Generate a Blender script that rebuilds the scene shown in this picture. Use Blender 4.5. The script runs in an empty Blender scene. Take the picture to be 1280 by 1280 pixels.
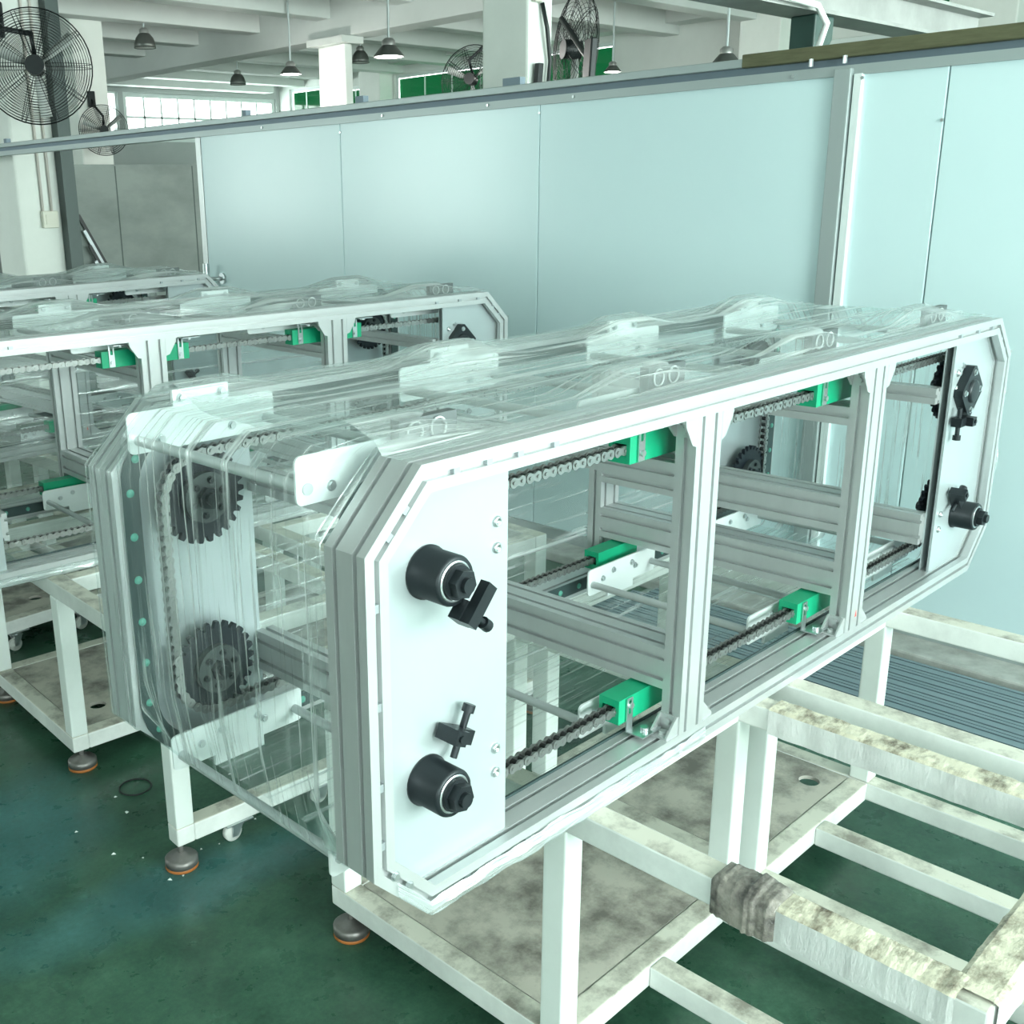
import bpy, bmesh, math, random
from mathutils import Vector, Matrix, geometry, noise

# ------------------------------------------------------------------ camera, world, lights, exposure
scene = bpy.context.scene
C = scene.collection
PI = math.pi
ZO = 0.62                                     # underside of the conveyors above the floor

cd = bpy.data.cameras.new('camera')
cd.sensor_width = 36.0
cd.lens = 1340.5 / 1280 * 36.0
cd.shift_x = 0.1189
cd.shift_y = -0.0013
cd.clip_start = 0.02
cd.clip_end = 200
cam = bpy.data.objects.new('camera', cd)
C.objects.link(cam)
yaw, pit, rol = math.radians(47.4956), math.radians(16.4805), math.radians(-1.3001)
fw = Vector((math.cos(yaw) * math.cos(pit), math.sin(yaw) * math.cos(pit), -math.sin(pit)))
rt = Vector((math.sin(yaw), -math.cos(yaw), 0))
up = rt.cross(fw)
r2 = rt * math.cos(rol) + up * math.sin(rol)
u2 = up * math.cos(rol) - rt * math.sin(rol)
cam.matrix_world = Matrix(((r2.x, u2.x, -fw.x, -0.8311), (r2.y, u2.y, -fw.y, -0.9566),
                           (r2.z, u2.z, -fw.z, 1.0108 + ZO), (0, 0, 0, 1)))
scene.camera = cam

wd = bpy.data.worlds.new('sky')
scene.world = wd
wd.use_nodes = True
bg = wd.node_tree.nodes['Background']
bg.inputs[0].default_value = (0.92, 0.98, 1.0, 1)
bg.inputs[1].default_value = 2.5

def area(name, loc, rot, sx, sy, power, col=(0.86, 0.98, 1.0)):
    l = bpy.data.lights.new(name, 'AREA')
    l.shape = 'RECTANGLE'; l.size = sx; l.size_y = sy; l.energy = power; l.color = col
    o = bpy.data.objects.new(name, l)
    C.objects.link(o); o.location = loc; o.rotation_euler = rot
    return o
# daylight through unseen front and left windows, some added as fill, and the hall's windows
DAY = (0.945, 1.0, 0.985)
FRONT_WIN = [-3.4 + 3.6 * i for i in range(5)]  # last two are unseen windows added to brighten front-facing surfaces
LEFT_WIN = [-2.6, 10.4, 14.6]  # the two deeper ones are added as fill for the hall
for x, pw in zip(FRONT_WIN, (110, 190, 300, 250, 100)):
    area('window_daylight_front', (x, -5.35, 2.05), (PI / 2, 0, 0), 2.9, 2.4, pw, DAY)
for y in LEFT_WIN:
    area('window_daylight_left', (-4.85, y, 2.1), (0, -PI / 2, 0), 2.3, 3.1, 18 if y < 4 else 80, DAY)
area('window_daylight_far', (12.3, 19.3, 3.2), (-PI / 2, 0, 0), 4.2, 1.6, 160, DAY)
area('window_daylight_right', (14.7, 12.0, 3.2), (0, PI / 2, 0), 1.6, 13.0, 500, DAY)

vs = scene.view_settings
vs.view_transform = 'Standard'; vs.look = 'None'; vs.gamma = 1.0; vs.use_curve_mapping = False
vs.exposure = 1.1

# ------------------------------------------------------------------ materials
M = {}
def mat(name, col, rough=0.5, metal=0.0, noise_amt=0.0, nscale=6.0, col2=None, bump=0.0, spec=0.5, stretch=None, emit=None, estr=0.0):
    m = bpy.data.materials.new(name); m.use_nodes = True
    nt = m.node_tree; b = nt.nodes['Principled BSDF']
    b.inputs['Base Color'].default_value = (*col, 1); b.inputs['Roughness'].default_value = rough
    b.inputs['Metallic'].default_value = metal; b.inputs['Specular IOR Level'].default_value = spec
    if emit:
        b.inputs['Emission Color'].default_value = (*emit, 1); b.inputs['Emission Strength'].default_value = estr
    if noise_amt > 0 or bump > 0:
        tc = nt.nodes.new('ShaderNodeTexCoord'); mp = nt.nodes.new('ShaderNodeMapping')
        nt.links.new(tc.outputs['Object'], mp.inputs[0])
        if stretch: mp.inputs['Scale'].default_value = stretch
        nz = nt.nodes.new('ShaderNodeTexNoise'); nz.inputs['Scale'].default_value = nscale
        nz.inputs['Detail'].default_value = 8; nz.inputs['Roughness'].default_value = 0.62
        nt.links.new(mp.outputs[0], nz.inputs[0])
        if noise_amt > 0:
            rp = nt.nodes.new('ShaderNodeValToRGB')
            c2 = col2 or tuple(max(0, c * 0.6) for c in col)
            rp.color_ramp.elements[0].position = 0.5 - 0.5 * (1 - noise_amt) * 0.5 - 0.12
            rp.color_ramp.elements[1].position = 0.62
            rp.color_ramp.elements[0].color = (*c2, 1); rp.color_ramp.elements[1].color = (*col, 1)
            nt.links.new(nz.outputs[0], rp.inputs[0]); nt.links.new(rp.outputs[0], b.inputs['Base Color'])
        if bump > 0:
            bp = nt.nodes.new('ShaderNodeBump'); bp.inputs['Strength'].default_value = bump; bp.inputs['Distance'].default_value = 0.01
            nt.links.new(nz.outputs[0], bp.inputs['Height']); nt.links.new(bp.outputs[0], b.inputs['Normal'])
    M[name] = m
    return m

mat('alu', (0.57, 0.59, 0.59), 0.36, 0.5, 0.3, 3.0, (0.51, 0.53, 0.53), stretch=(1, 6, 1))
mat('alu_dark', (0.42, 0.46, 0.48), 0.4, 0.6)
mat('sheet', (0.50, 0.56, 0.57), 0.28, 0.3, 0.25, 2.5, (0.45, 0.51, 0.53))
mat('carrier', (0.84, 0.89, 0.89), 0.3, 0.2)
mat('steel', (0.62, 0.66, 0.67), 0.28, 0.9)
mat('rod', (0.52, 0.55, 0.55), 0.5, 0.35)
mat('hub_grey', (0.07, 0.085, 0.085), 0.45, 0.4)
mat('chain', (0.36, 0.37, 0.36), 0.3, 0.9)
mat('chain_dark', (0.06, 0.06, 0.06), 0.4, 0.8)
mat('sprocket', (0.012, 0.018, 0.026), 0.45, 0.3)
mat('black', (0.018, 0.024, 0.028), 0.38, 0.35)
mat('black_plain', (0.012, 0.016, 0.017), 0.45)
mat('green', (0.005, 0.38, 0.19), 0.4, 0.0, 0.2, 8, (0.004, 0.32, 0.16))
mat('rivet', (0.10, 0.36, 0.28), 0.5)
mat('dark_strip', (0.03, 0.055, 0.055), 0.4)
mat('paint_clean', (0.82, 0.87, 0.84), 0.4, 0.0, 0.15, 4, (0.72, 0.77, 0.73))
mat('rubber', (0.42, 0.14, 0.03), 0.6)
mat('foot_steel', (0.30, 0.29, 0.28), 0.42, 0.7, 0.4, 20, (0.18, 0.16, 0.15))
mat('caster_white', (0.72, 0.74, 0.70), 0.45)
mat('wall', (0.66, 0.69, 0.66), 0.8, 0.0, 0.25, 1.2, (0.57, 0.60, 0.57))
mat('wall_white', (0.76, 0.79, 0.75), 0.75, 0.0, 0.25, 1.5, (0.66, 0.69, 0.65))
mat('ceiling', (0.60, 0.63, 0.61), 0.85, 0.0, 0.25, 0.9, (0.52, 0.55, 0.53))
mat('panel', (0.66, 0.82, 0.84), 0.22, 0.0, 0.2, 0.8, (0.62, 0.78, 0.81), bump=0.006, spec=0.5)
mat('rail', (0.40, 0.45, 0.45), 0.45, 0.4)
mat('rail_dark', (0.16, 0.21, 0.25), 0.5, 0.3)
mat('olive', (0.13, 0.13, 0.07), 0.55, 0.2, 0.4, 10, (0.08, 0.08, 0.04), stretch=(8, 1, 8))
mat('kerb', (0.46, 0.47, 0.44), 0.8, 0.0, 0.6, 9, (0.25, 0.25, 0.23), bump=0.2)
mat('stock', (0.26, 0.33, 0.36), 0.42, 0.5, 0.2, 3, (0.20, 0.27, 0.30), stretch=(8, 0.6, 1))
mat('board', (0.26, 0.30, 0.28), 0.6, 0.0, 0.6, 1.1, (0.15, 0.18, 0.17), stretch=(1, 1, 1.8))
mat('dark_post', (0.07, 0.095, 0.09), 0.5, 0.2)
mat('green_window', (0.02, 0.20, 0.11), 0.15, 0.0)
mat('window_frame', (0.62, 0.68, 0.66), 0.5)
mat('fan_black', (0.010, 0.014, 0.015), 0.4, 0.3)
mat('lamp_shade', (0.13, 0.14, 0.13), 0.4, 0.6)
mat('lamp_cap', (0.45, 0.45, 0.44), 0.35, 0.8)
mat('lamp_white', (0.85, 0.85, 0.8), 0.5, emit=(1.0, 0.98, 0.92), estr=6.0)
mat('lamp_off', (0.55, 0.55, 0.52), 0.5)
mat('conduit', (0.60, 0.56, 0.52), 0.5)
mat('plastic_cream', (0.66, 0.65, 0.56), 0.5)
mat('crane_grey', (0.30, 0.31, 0.30), 0.5, 0.4, 0.4, 5, (0.20, 0.21, 0.20))
mat('crane_green', (0.015, 0.05, 0.04), 0.5)
mat('cable_white', (0.8, 0.82, 0.8), 0.5)
mat('grime_dark', (0.34, 0.31, 0.27), 0.2, 0.0, 0.8, 22, (0.035, 0.03, 0.03), bump=0.9)
mat('fan_blade', (0.5, 0.53, 0.51), 0.5)
mat('red_mark', (0.75, 0.12, 0.10), 0.6)
mat('debris', (0.7, 0.75, 0.72), 0.6)

def floor_material():
    m = bpy.data.materials.new('epoxy_floor'); m.use_nodes = True
    nt = m.node_tree; b = nt.nodes['Principled BSDF']
    L = nt.links.new
    tc = nt.nodes.new('ShaderNodeTexCoord')
    def nz(scale, detail, rough=0.6):
        n = nt.nodes.new('ShaderNodeTexNoise'); n.inputs['Scale'].default_value = scale
        n.inputs['Detail'].default_value = detail; n.inputs['Roughness'].default_value = rough
        L(tc.outputs['Object'], n.inputs[0]); return n
    def ramp(src, p0, p1, c0, c1):
        r = nt.nodes.new('ShaderNodeValToRGB'); e = r.color_ramp.elements
        e[0].position = p0; e[1].position = p1; e[0].color = (*c0, 1); e[1].color = (*c1, 1)
        L(src, r.inputs[0]); return r
    def mix(fac, a, bb, mode='MIX'):
        x = nt.nodes.new('ShaderNodeMixRGB'); x.blend_type = mode
        if isinstance(fac, float): x.inputs[0].default_value = fac
        else: L(fac, x.inputs[0])
        L(a, x.inputs[1]); L(bb, x.inputs[2]); return x
    g = ramp(nz(4.2, 15, 0.78).outputs[0], 0.36, 0.66, (0.026, 0.082, 0.052), (0.080, 0.190, 0.125))
    blue = ramp(nz(7, 10, 0.7).outputs[0], 0.3, 0.7, (0.040, 0.140, 0.140), (0.080, 0.220, 0.215))
    # worn blue paint patches with soft ragged outlines
    n3 = nz(2.6, 8, 0.6); msk = None
    for cx, cy, rx, ry, rz in ((0.10, 1.58, 0.36, 0.22, 0.9), (0.36, 1.08, 0.55, 0.13, -0.15), (1.3, -1.2, 0.7, 0.3, 0.2), (-0.6, 2.6, 0.8, 0.4, 0.4)):
        mp = nt.nodes.new('ShaderNodeMapping'); mp.vector_type = 'TEXTURE'
        mp.inputs['Location'].default_value = (cx, cy, 0); mp.inputs['Rotation'].default_value = (0, 0, rz); mp.inputs['Scale'].default_value = (rx, ry, 1)
        L(tc.outputs['Object'], mp.inputs[0])
        ln = nt.nodes.new('ShaderNodeVectorMath'); ln.operation = 'LENGTH'; L(mp.outputs[0], ln.inputs[0])
        ad = nt.nodes.new('ShaderNodeMath'); ad.operation = 'MULTIPLY_ADD'; ad.inputs[1].default_value = 1.5
        L(n3.outputs[0], ad.inputs[0]); L(ln.outputs[1], ad.inputs[2])
        rm = nt.nodes.new('ShaderNodeMapRange'); rm.inputs[1].default_value = 1.25; rm.inputs[2].default_value = 1.95; rm.inputs[3].default_value = 0.85; rm.inputs[4].default_value = 0.0
        L(ad.outputs[0], rm.inputs[0])
        if msk is None: msk = rm
        else:
            mx = nt.nodes.new('ShaderNodeMath'); mx.operation = 'MAXIMUM'; L(msk.outputs[0], mx.inputs[0]); L(rm.outputs[0], mx.inputs[1]); msk = mx
    c = mix(msk.outputs[0], g.outputs[0], blue.outputs[0])
    dk = ramp(nz(1.7, 10, 0.7).outputs[0], 0.36, 0.60, (0.62, 0.66, 0.64), (1, 1, 1))
    c1 = mix(1.0, c.outputs[0], dk.outputs[0], 'MULTIPLY')
    gr = ramp(nz(70, 6, 0.75).outputs[0], 0.3, 0.7, (0.72, 0.74, 0.73), (1.22, 1.2, 1.2))
    c2 = mix(1.0, c1.outputs[0], gr.outputs[0], 'MULTIPLY')
    L(c2.outputs[0], b.inputs['Base Color'])
    rr = ramp(nz(12, 6).outputs[0], 0.3, 0.7, (0.22,) * 3, (0.42,) * 3)
    L(rr.outputs[0], b.inputs['Roughness'])
    b.inputs['Specular IOR Level'].default_value = 0.4
    bp = nt.nodes.new('ShaderNodeBump'); bp.inputs['Strength'].default_value = 0.03; bp.inputs['Distance'].default_value = 0.002
    L(nz(25, 6).outputs[0], bp.inputs['Height']); L(bp.outputs[0], b.inputs['Normal'])
    M['floor'] = m
floor_material()

def dirty_top(name, side, top, grime, scale, thr, rough=0.42, bump=0.0, stretch=(1, 1, 1)):
    """painted steel whose upward faces have collected grime in ragged patches"""
    m = bpy.data.materials.new(name); m.use_nodes = True
    nt = m.node_tree; b = nt.nodes['Principled BSDF']; L = nt.links.new
    tc = nt.nodes.new('ShaderNodeTexCoord'); mp = nt.nodes.new('ShaderNodeMapping'); mp.inputs['Scale'].default_value = stretch
    L(tc.outputs['Object'], mp.inputs[0])
    def nz(sc, det=10, ro=0.68):
        n = nt.nodes.new('ShaderNodeTexNoise'); n.inputs['Scale'].default_value = sc; n.inputs['Detail'].default_value = det; n.inputs['Roughness'].default_value = ro
        L(mp.outputs[0], n.inputs[0]); return n
    def ramp(src, p0, p1, c0, c1):
        r = nt.nodes.new('ShaderNodeValToRGB'); e = r.color_ramp.elements
        e[0].position = p0; e[1].position = p1; e[0].color = (*c0, 1); e[1].color = (*c1, 1); L(src, r.inputs[0]); return r
    sd = ramp(nz(5).outputs[0], 0.34, 0.6, tuple(c * 0.8 for c in side), side)
    tp = ramp(nz(scale).outputs[0], thr - 0.1, thr + 0.1, grime, top)
    ge = nt.nodes.new('ShaderNodeNewGeometry'); sp = nt.nodes.new('ShaderNodeSeparateXYZ'); L(ge.outputs['Normal'], sp.inputs[0])
    mr = nt.nodes.new('ShaderNodeMapRange'); mr.inputs[1].default_value = 0.55; mr.inputs[2].default_value = 0.85; L(sp.outputs[2], mr.inputs[0])
    mx = nt.nodes.new('ShaderNodeMixRGB'); L(mr.outputs[0], mx.inputs[0]); L(sd.outputs[0], mx.inputs[1]); L(tp.outputs[0], mx.inputs[2])
    L(mx.outputs[0], b.inputs['Base Color']); b.inputs['Roughness'].default_value = rough
    if bump:
        bp = nt.nodes.new('ShaderNodeBump'); bp.inputs['Strength'].default_value = bump; bp.inputs['Distance'].default_value = 0.01
        L(nz(scale * 2.2).outputs[0], bp.inputs['Height']); L(bp.outputs[0], b.inputs['Normal'])
    M[name] = m
dirty_top('paint', (0.82, 0.84, 0.81), (0.66, 0.64, 0.55), (0.26, 0.24, 0.20), 11, 0.44)
dirty_top('grime_film', (0.84, 0.84, 0.82), (0.74, 0.69, 0.54), (0.14, 0.11, 0.075), 9, 0.44, 0.22, 0.6, (1.6, 2.6, 1))
dirty_top('deck', (0.5, 0.48, 0.43), (0.52, 0.49, 0.42), (0.17, 0.155, 0.135), 6.5, 0.47, 0.5, 0.05)

def film_material(name, base, gain, tint=(0.95, 0.985, 0.98), thr=0.0, haze=0.35):
    """thin clear stretch film: transparent, with whitish stretched streaks and gloss; streaks run along U"""
    m = bpy.data.materials.new(name); m.use_nodes = True
    nt = m.node_tree; nt.nodes.clear(); L = nt.links.new
    out = nt.nodes.new('ShaderNodeOutputMaterial')
    uv = nt.nodes.new('ShaderNodeUVMap'); uv.uv_map = 'UVMap'
    def streak(sx, sy, detail=3.0):
        mp = nt.nodes.new('ShaderNodeMapping'); mp.inputs['Scale'].default_value = (sx, sy, 1)
        L(uv.outputs[0], mp.inputs[0])
        n = nt.nodes.new('ShaderNodeTexNoise'); n.inputs['Scale'].default_value = 1.0
        n.inputs['Detail'].default_value = detail; n.inputs['Distortion'].default_value = 0.35
        L(mp.outputs[0], n.inputs[0]); return n
    def ramp(src, p0, p1):
        r = nt.nodes.new('ShaderNodeMapRange'); r.inputs[1].default_value = p0; r.inputs[2].default_value = p1
        r.interpolation_type = 'SMOOTHSTEP'
        L(src, r.inputs[0]); return r
    def op(k, a, b):
        x = nt.nodes.new('ShaderNodeMath'); x.operation = k
        for i, s in enumerate((a, b)):
            if isinstance(s, (int, float)): x.inputs[i].default_value = s
            else: L(s, x.inputs[i])
        return x
    a = ramp(streak(1.4, 38).outputs[0], 0.50 + thr, 0.72 + thr * 0.6)  # streak masks; the film's glints are drawn in as white tone
    bb = ramp(streak(3.0, 130).outputs[0], 0.56 + thr * 0.7, 0.74)
    cc = ramp(streak(2.2, 5.0, 5).outputs[0], 0.42, 0.75)
    s1 = op('MULTIPLY', a.outputs[0], 0.75)
    s2 = op('MULTIPLY', bb.outputs[0], 0.55)
    s3 = op('ADD', s1.outputs[0], s2.outputs[0])
    s4 = op('MULTIPLY', cc.outputs[0], haze)
    s5 = op('ADD', s3.outputs[0], s4.outputs[0])
    s6 = op('MULTIPLY', s5.outputs[0], gain)
    s7 = op('ADD', s6.outputs[0], base)
    s8 = op('MINIMUM', s7.outputs[0], 0.85)
    bp = nt.nodes.new('ShaderNodeBump'); bp.inputs['Strength'].default_value = 0.7; bp.inputs['Distance'].default_value = 0.004
    L(s5.outputs[0], bp.inputs['Height'])
    tr = nt.nodes.new('ShaderNodeBsdfTransparent'); tr.inputs[0].default_value = (*tint, 1)
    df = nt.nodes.new('ShaderNodeBsdfDiffuse'); df.inputs[0].default_value = (0.92, 0.97, 0.97, 1)
    tl = nt.nodes.new('ShaderNodeBsdfTranslucent'); tl.inputs[0].default_value = (0.92, 0.97, 0.97, 1)
    gl = nt.nodes.new('ShaderNodeBsdfGlossy'); gl.inputs['Roughness'].default_value = 0.22; gl.inputs[0].default_value = (0.9, 0.95, 0.95, 1)
    L(bp.outputs[0], gl.inputs['Normal']); L(bp.outputs[0], df.inputs['Normal'])
    m1 = nt.nodes.new('ShaderNodeMixShader'); m1.inputs[0].default_value = 0.4
    L(df.outputs[0], m1.inputs[1]); L(tl.outputs[0], m1.inputs[2])
    m2 = nt.nodes.new('ShaderNodeMixShader'); m2.inputs[0].default_value = 0.45
    L(m1.outputs[0], m2.inputs[1]); L(gl.outputs[0], m2.inputs[2])
    m3 = nt.nodes.new('ShaderNodeMixShader')
    L(s8.outputs[0], m3.inputs[0]); L(tr.outputs[0], m3.inputs[1]); L(m2.outputs[0], m3.inputs[2])
    L(m3.outputs[0], out.inputs[0])
    M[name] = m
film_material('film', 0.27, 1.1)
film_material('film_end', 0.05, 1.3, thr=0.015, haze=0.22)
film_material('film_light', 0.06, 0.9, thr=0.02, haze=0.3)

def glass_material(name, tint, fac):
    m = bpy.data.materials.new(name); m.use_nodes = True
    nt = m.node_tree; nt.nodes.clear(); L = nt.links.new
    out = nt.nodes.new('ShaderNodeOutputMaterial')
    tr = nt.nodes.new('ShaderNodeBsdfTransparent'); tr.inputs[0].default_value = (*tint, 1)
    gl = nt.nodes.new('ShaderNodeBsdfGlossy'); gl.inputs['Roughness'].default_value = 0.08
    mx = nt.nodes.new('ShaderNodeMixShader'); mx.inputs[0].default_value = fac
    L(tr.outputs[0], mx.inputs[1]); L(gl.outputs[0], mx.inputs[2]); L(mx.outputs[0], out.inputs[0])
    M[name] = m
glass_material('clear_glass', (0.93, 0.98, 0.96), 0.06)
glass_material('green_glass', (0.025, 0.16, 0.085), 0.05)

# ------------------------------------------------------------------ mesh helpers
class MB:
    def __init__(self): self.v = []; self.f = []; self.sm = []
    def add(self, vs, fs, smooth=False):
        o = len(self.v); self.v += [tuple(p) for p in vs]
        self.f += [tuple(i + o for i in f) for f in fs]; self.sm += [smooth] * len(fs); return self
    def box(self, x0, x1, y0, y1, z0, z1):
        vs = [(x0, y0, z0), (x1, y0, z0), (x1, y1, z0), (x0, y1, z0), (x0, y0, z1), (x1, y0, z1), (x1, y1, z1), (x0, y1, z1)]
        return self.add(vs, [(0, 3, 2, 1), (4, 5, 6, 7), (0, 1, 5, 4), (1, 2, 6, 5), (2, 3, 7, 6), (3, 0, 4, 7)])
    def obox(self, c, ax, hs):
        c = Vector(c); a = [Vector(q).normalized() * h for q, h in zip(ax, hs)]
        vs = [c + a[0] * i + a[1] * j + a[2] * k for k in (-1, 1) for (i, j) in ((-1, -1), (1, -1), (1, 1), (-1, 1))]
        return self.add(vs, [(0, 3, 2, 1), (4, 5, 6, 7), (0, 1, 5, 4), (1, 2, 6, 5), (2, 3, 7, 6), (3, 0, 4, 7)])
    def cyl(self, p0, p1, r, n=16, r1=None, caps=True, phase=0.0):
        p0 = Vector(p0); p1 = Vector(p1); d = (p1 - p0).normalized()
        a = d.orthogonal().normalized(); b = d.cross(a); r1 = r if r1 is None else r1
        vs = [p0 + (a * math.cos(2 * PI * i / n + phase) + b * math.sin(2 * PI * i / n + phase)) * r for i in range(n)]
        vs += [p1 + (a * math.cos(2 * PI * i / n + phase) + b * math.sin(2 * PI * i / n + phase)) * r1 for i in range(n)]
        self.add(vs, [(i, (i + 1) % n, n + (i + 1) % n, n + i) for i in range(n)], n > 8)
        if caps:
            self.add(vs, [tuple(reversed(range(n))), tuple(range(n, 2 * n))])
        return self
    def tube(self, pts, r, n=8, closed=False):
        pts = [Vector(p) for p in pts]; N = len(pts); vs = []; a = None
        for i in range(N):
            t = (pts[(i + 1) % N] - pts[i - 1]) if closed else (pts[min(i + 1, N - 1)] - pts[max(i - 1, 0)])
            t.normalize()
            if a is None: a = t.orthogonal().normalized()
            else: a = (a - t * a.dot(t)).normalized()
            b = t.cross(a)
            vs += [pts[i] + (a * math.cos(2 * PI * k / n) + b * math.sin(2 * PI * k / n)) * r for k in range(n)]
        fs = []
        for i in range(N if closed else N - 1):
            j = (i + 1) % N
            fs += [(i * n + k, i * n + (k + 1) % n, j * n + (k + 1) % n, j * n + k) for k in range(n)]
        if not closed: fs += [tuple(reversed(range(n))), tuple(range((N - 1) * n, N * n))]
        return self.add(vs, fs, True)
    def prism(self, poly, fn0, fn1):
        """poly: 2d outline; fn0 / fn1 map a 2d point to 3d at both ends"""
        n = len(poly); vs = [fn0(*p) for p in poly] + [fn1(*p) for p in poly]
        return self.add(vs, [(i, (i + 1) % n, n + (i + 1) % n, n + i) for i in range(n)] + [tuple(reversed(range(n))), tuple(range(n, 2 * n))])
    def holed(self, outer, holes, z0, z1, fn):
        """flat plate with holes; fn(a, b, h) -> 3d"""
        loops = [[Vector((a, b, 0)) for a, b in outer]] + [[Vector((a, b, 0)) for a, b in h] for h in holes]
        tri = geometry.tessellate_polygon(loops); flat = [p for l in loops for p in l]; n = len(flat)
        vs = [fn(p.x, p.y, z0) for p in flat] + [fn(p.x, p.y, z1) for p in flat]
        fs = [tuple(t) for t in tri] + [tuple(i + n for i in reversed(t)) for t in tri]
        o = 0
        for l in loops:
            k = len(l); fs += [(o + i, o + (i + 1) % k, n + o + (i + 1) % k, n + o + i) for i in range(k)]; o += k
        return self.add(vs, fs)
    def lathe(self, prof, origin, n=24, axis=(0, 0, 1)):
        ax = Vector(axis).normalized(); a = ax.orthogonal().normalized(); b = ax.cross(a); o = Vector(origin); vs = []
        for r, h in prof:
            vs += [o + ax * h + (a * math.cos(2 * PI * k / n) + b * math.sin(2 * PI * k / n)) * r for k in range(n)]
        fs = []
        for i in range(len(prof) - 1):
            fs += [(i * n + k, i * n + (k + 1) % n, (i + 1) * n + (k + 1) % n, (i + 1) * n + k) for k in range(n)]
        return self.add(vs, fs, True)
    def mesh(self, name, m=None, recalc=True):
        me = bpy.data.meshes.new(name); me.from_pydata(self.v, [], self.f)
        me.polygons.foreach_set('use_smooth', self.sm)
        if m: me.materials.append(M[m])
        if recalc:
            bm = bmesh.new(); bm.from_mesh(me); bmesh.ops.recalc_face_normals(bm, faces=bm.faces); bm.to_mesh(me); bm.free()
        me.update(); return me
    def build(self, name, m, parent=None, bevel=0.0, loc=None, recalc=True):
        o = bpy.data.objects.new(name, self.mesh(name, m, recalc)); C.objects.link(o)
        if parent: o.parent = parent
        if loc: o.location = loc
        if bevel:
            b = o.modifiers.new('bevel', 'BEVEL'); b.width = bevel; b.segments = 2; b.limit_method = 'ANGLE'
        return o

def put(me, name, parent, loc=(0, 0, 0), rot=(0, 0, 0)):
    o = bpy.data.objects.new(name, me); C.objects.link(o); o.parent = parent
    o.location = loc; o.rotation_euler = rot; return o
def empty(name, loc, rz=0.0):
    o = bpy.data.objects.new(name, None); C.objects.link(o); o.location = loc; o.rotation_euler = (0, 0, rz); o.empty_display_size = 0.1
    return o
def tag(o, label, cat, group=None):
    o['label'] = label; o['category'] = cat
    if group: o['group'] = group
    return o
def struct(o, label=None):
    o['kind'] = 'structure'
    if label: o['label'] = label
    return o
def lab(o, label): o['label'] = label; return o
def circle(cx, cy, r, n=20): return [(cx + r * math.cos(2 * PI * i / n), cy + r * math.sin(2 * PI * i / n)) for i in range(n)]

SLOT, SDEP = 0.0085, 0.009
def prof_section(w, h):
    """outline of a slotted aluminium profile, w by h, slots every 40 mm"""
    def face(n):
        r = []
        for k in range(n):
            c = 0.02 + 0.04 * k
            r += [(c - SLOT / 2, 0), (c - SLOT / 2, SDEP), (c + SLOT / 2, SDEP), (c + SLOT / 2, 0)]
        return r
    nw, nh = max(1, round(w / 0.04)), max(1, round(h / 0.04))
    p = [(0, 0)] + [(a, b) for a, b in face(nw)]
    p += [(w, 0)] + [(w - b, a) for a, b in face(nh)]
    p += [(w, h)] + [(w - a, h - b) for a, b in face(nw)]
    p += [(0, h)] + [(b, h - a) for a, b in face(nh)]
    return p
def bar(axis, r, u, v, mb=None):
    """slotted profile along axis x|y|z over range r, with u / v extents on the two other axes in xyz order"""
    mb = mb or MB(); sec = prof_section(u[1] - u[0], v[1] - v[0])
    def P(t):
        if axis == 'x': return lambda a, b: (t, u[0] + a, v[0] + b)
        if axis == 'y': return lambda a, b: (u[0] + a, t, v[0] + b)
        return lambda a, b: (u[0] + a, v[0] + b, t)
    return mb.prism(sec, P(r[0]), P(r[1]))

# ------------------------------------------------------------------ the room (world coordinates, floor at z = 0)
XL, XR, YN, YF, CEIL = -4.5, 14.3, -5.0, 18.8, 4.25
struct(MB().box(XL, XR, YN, YF, -0.2, 0).build('floor', 'floor'))
struct(MB().box(XL, XR, YN, YF, CEIL, CEIL + 0.2).build('ceiling', 'ceiling'))

def wall_with_openings(name, axis, pos, thick, a0, a1, z1, openings, m='wall'):
    mb = MB(); outer = [(a0, 0), (a1, 0), (a1, z1), (a0, z1)]
    holes = [[(p, q), (r, q), (r, s), (p, s)] for p, r, q, s in openings]
    fn = (lambda a, b, h: (a, h, b)) if axis == 'y' else (lambda a, b, h: (h, a, b))
    mb.holed(outer, holes, pos, pos + thick, fn)
    return struct(mb.build(name, m))
win_n = [0]
def window(axis, pos, a0, a1, z0, z1, cols, rows, glass, fr=0.05, depth=0.06):
    """framed window with mullions; one pane per cell"""
    win_n[0] += 1
    w = lambda p, q, r, s, h0, h1: ((p, q, h0, h1, r, s) if axis == 'y' else (h0, h1, p, q, r, s))
    mb = MB(); hm = pos; 
    for (p, q, r, s) in ((a0, a1, z0, z0 + fr), (a0, a1, z1 - fr, z1), (a0, a0 + fr, z0 + fr, z1 - fr), (a1 - fr, a1, z0 + fr, z1 - fr)):
        mb.box(*w(p, q, r, s, hm, hm + depth))
    o = struct(mb.build('window_%d' % win_n[0], 'window_frame'))
    t = fr * 0.45
    ia0, ia1, iz0, iz1 = a0 + fr, a1 - fr, z0 + fr, z1 - fr
    cw = (ia1 - ia0) / cols; rh = (iz1 - iz0) / rows
    for i in range(1, cols): MB().box(*w(ia0 + cw * i - t / 2, ia0 + cw * i + t / 2, iz0, iz1, hm + .01, hm + depth - .01)).build('mullion', 'window_frame', o)
    for i in range(1, rows): MB().box(*w(ia0, ia1, iz0 + rh * i - t / 2, iz0 + rh * i + t / 2, hm + .01, hm + depth - .01)).build('transom', 'window_frame', o)
    for i in range(cols):
        for j in range(rows):
            MB().box(*w(ia0 + cw * i + t / 2, ia0 + cw * (i + 1) - t / 2, iz0 + rh * j + t / 2, iz0 + rh * (j + 1) - t / 2, hm + .025, hm + .03)).build('pane', glass, o)
    return o

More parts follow.
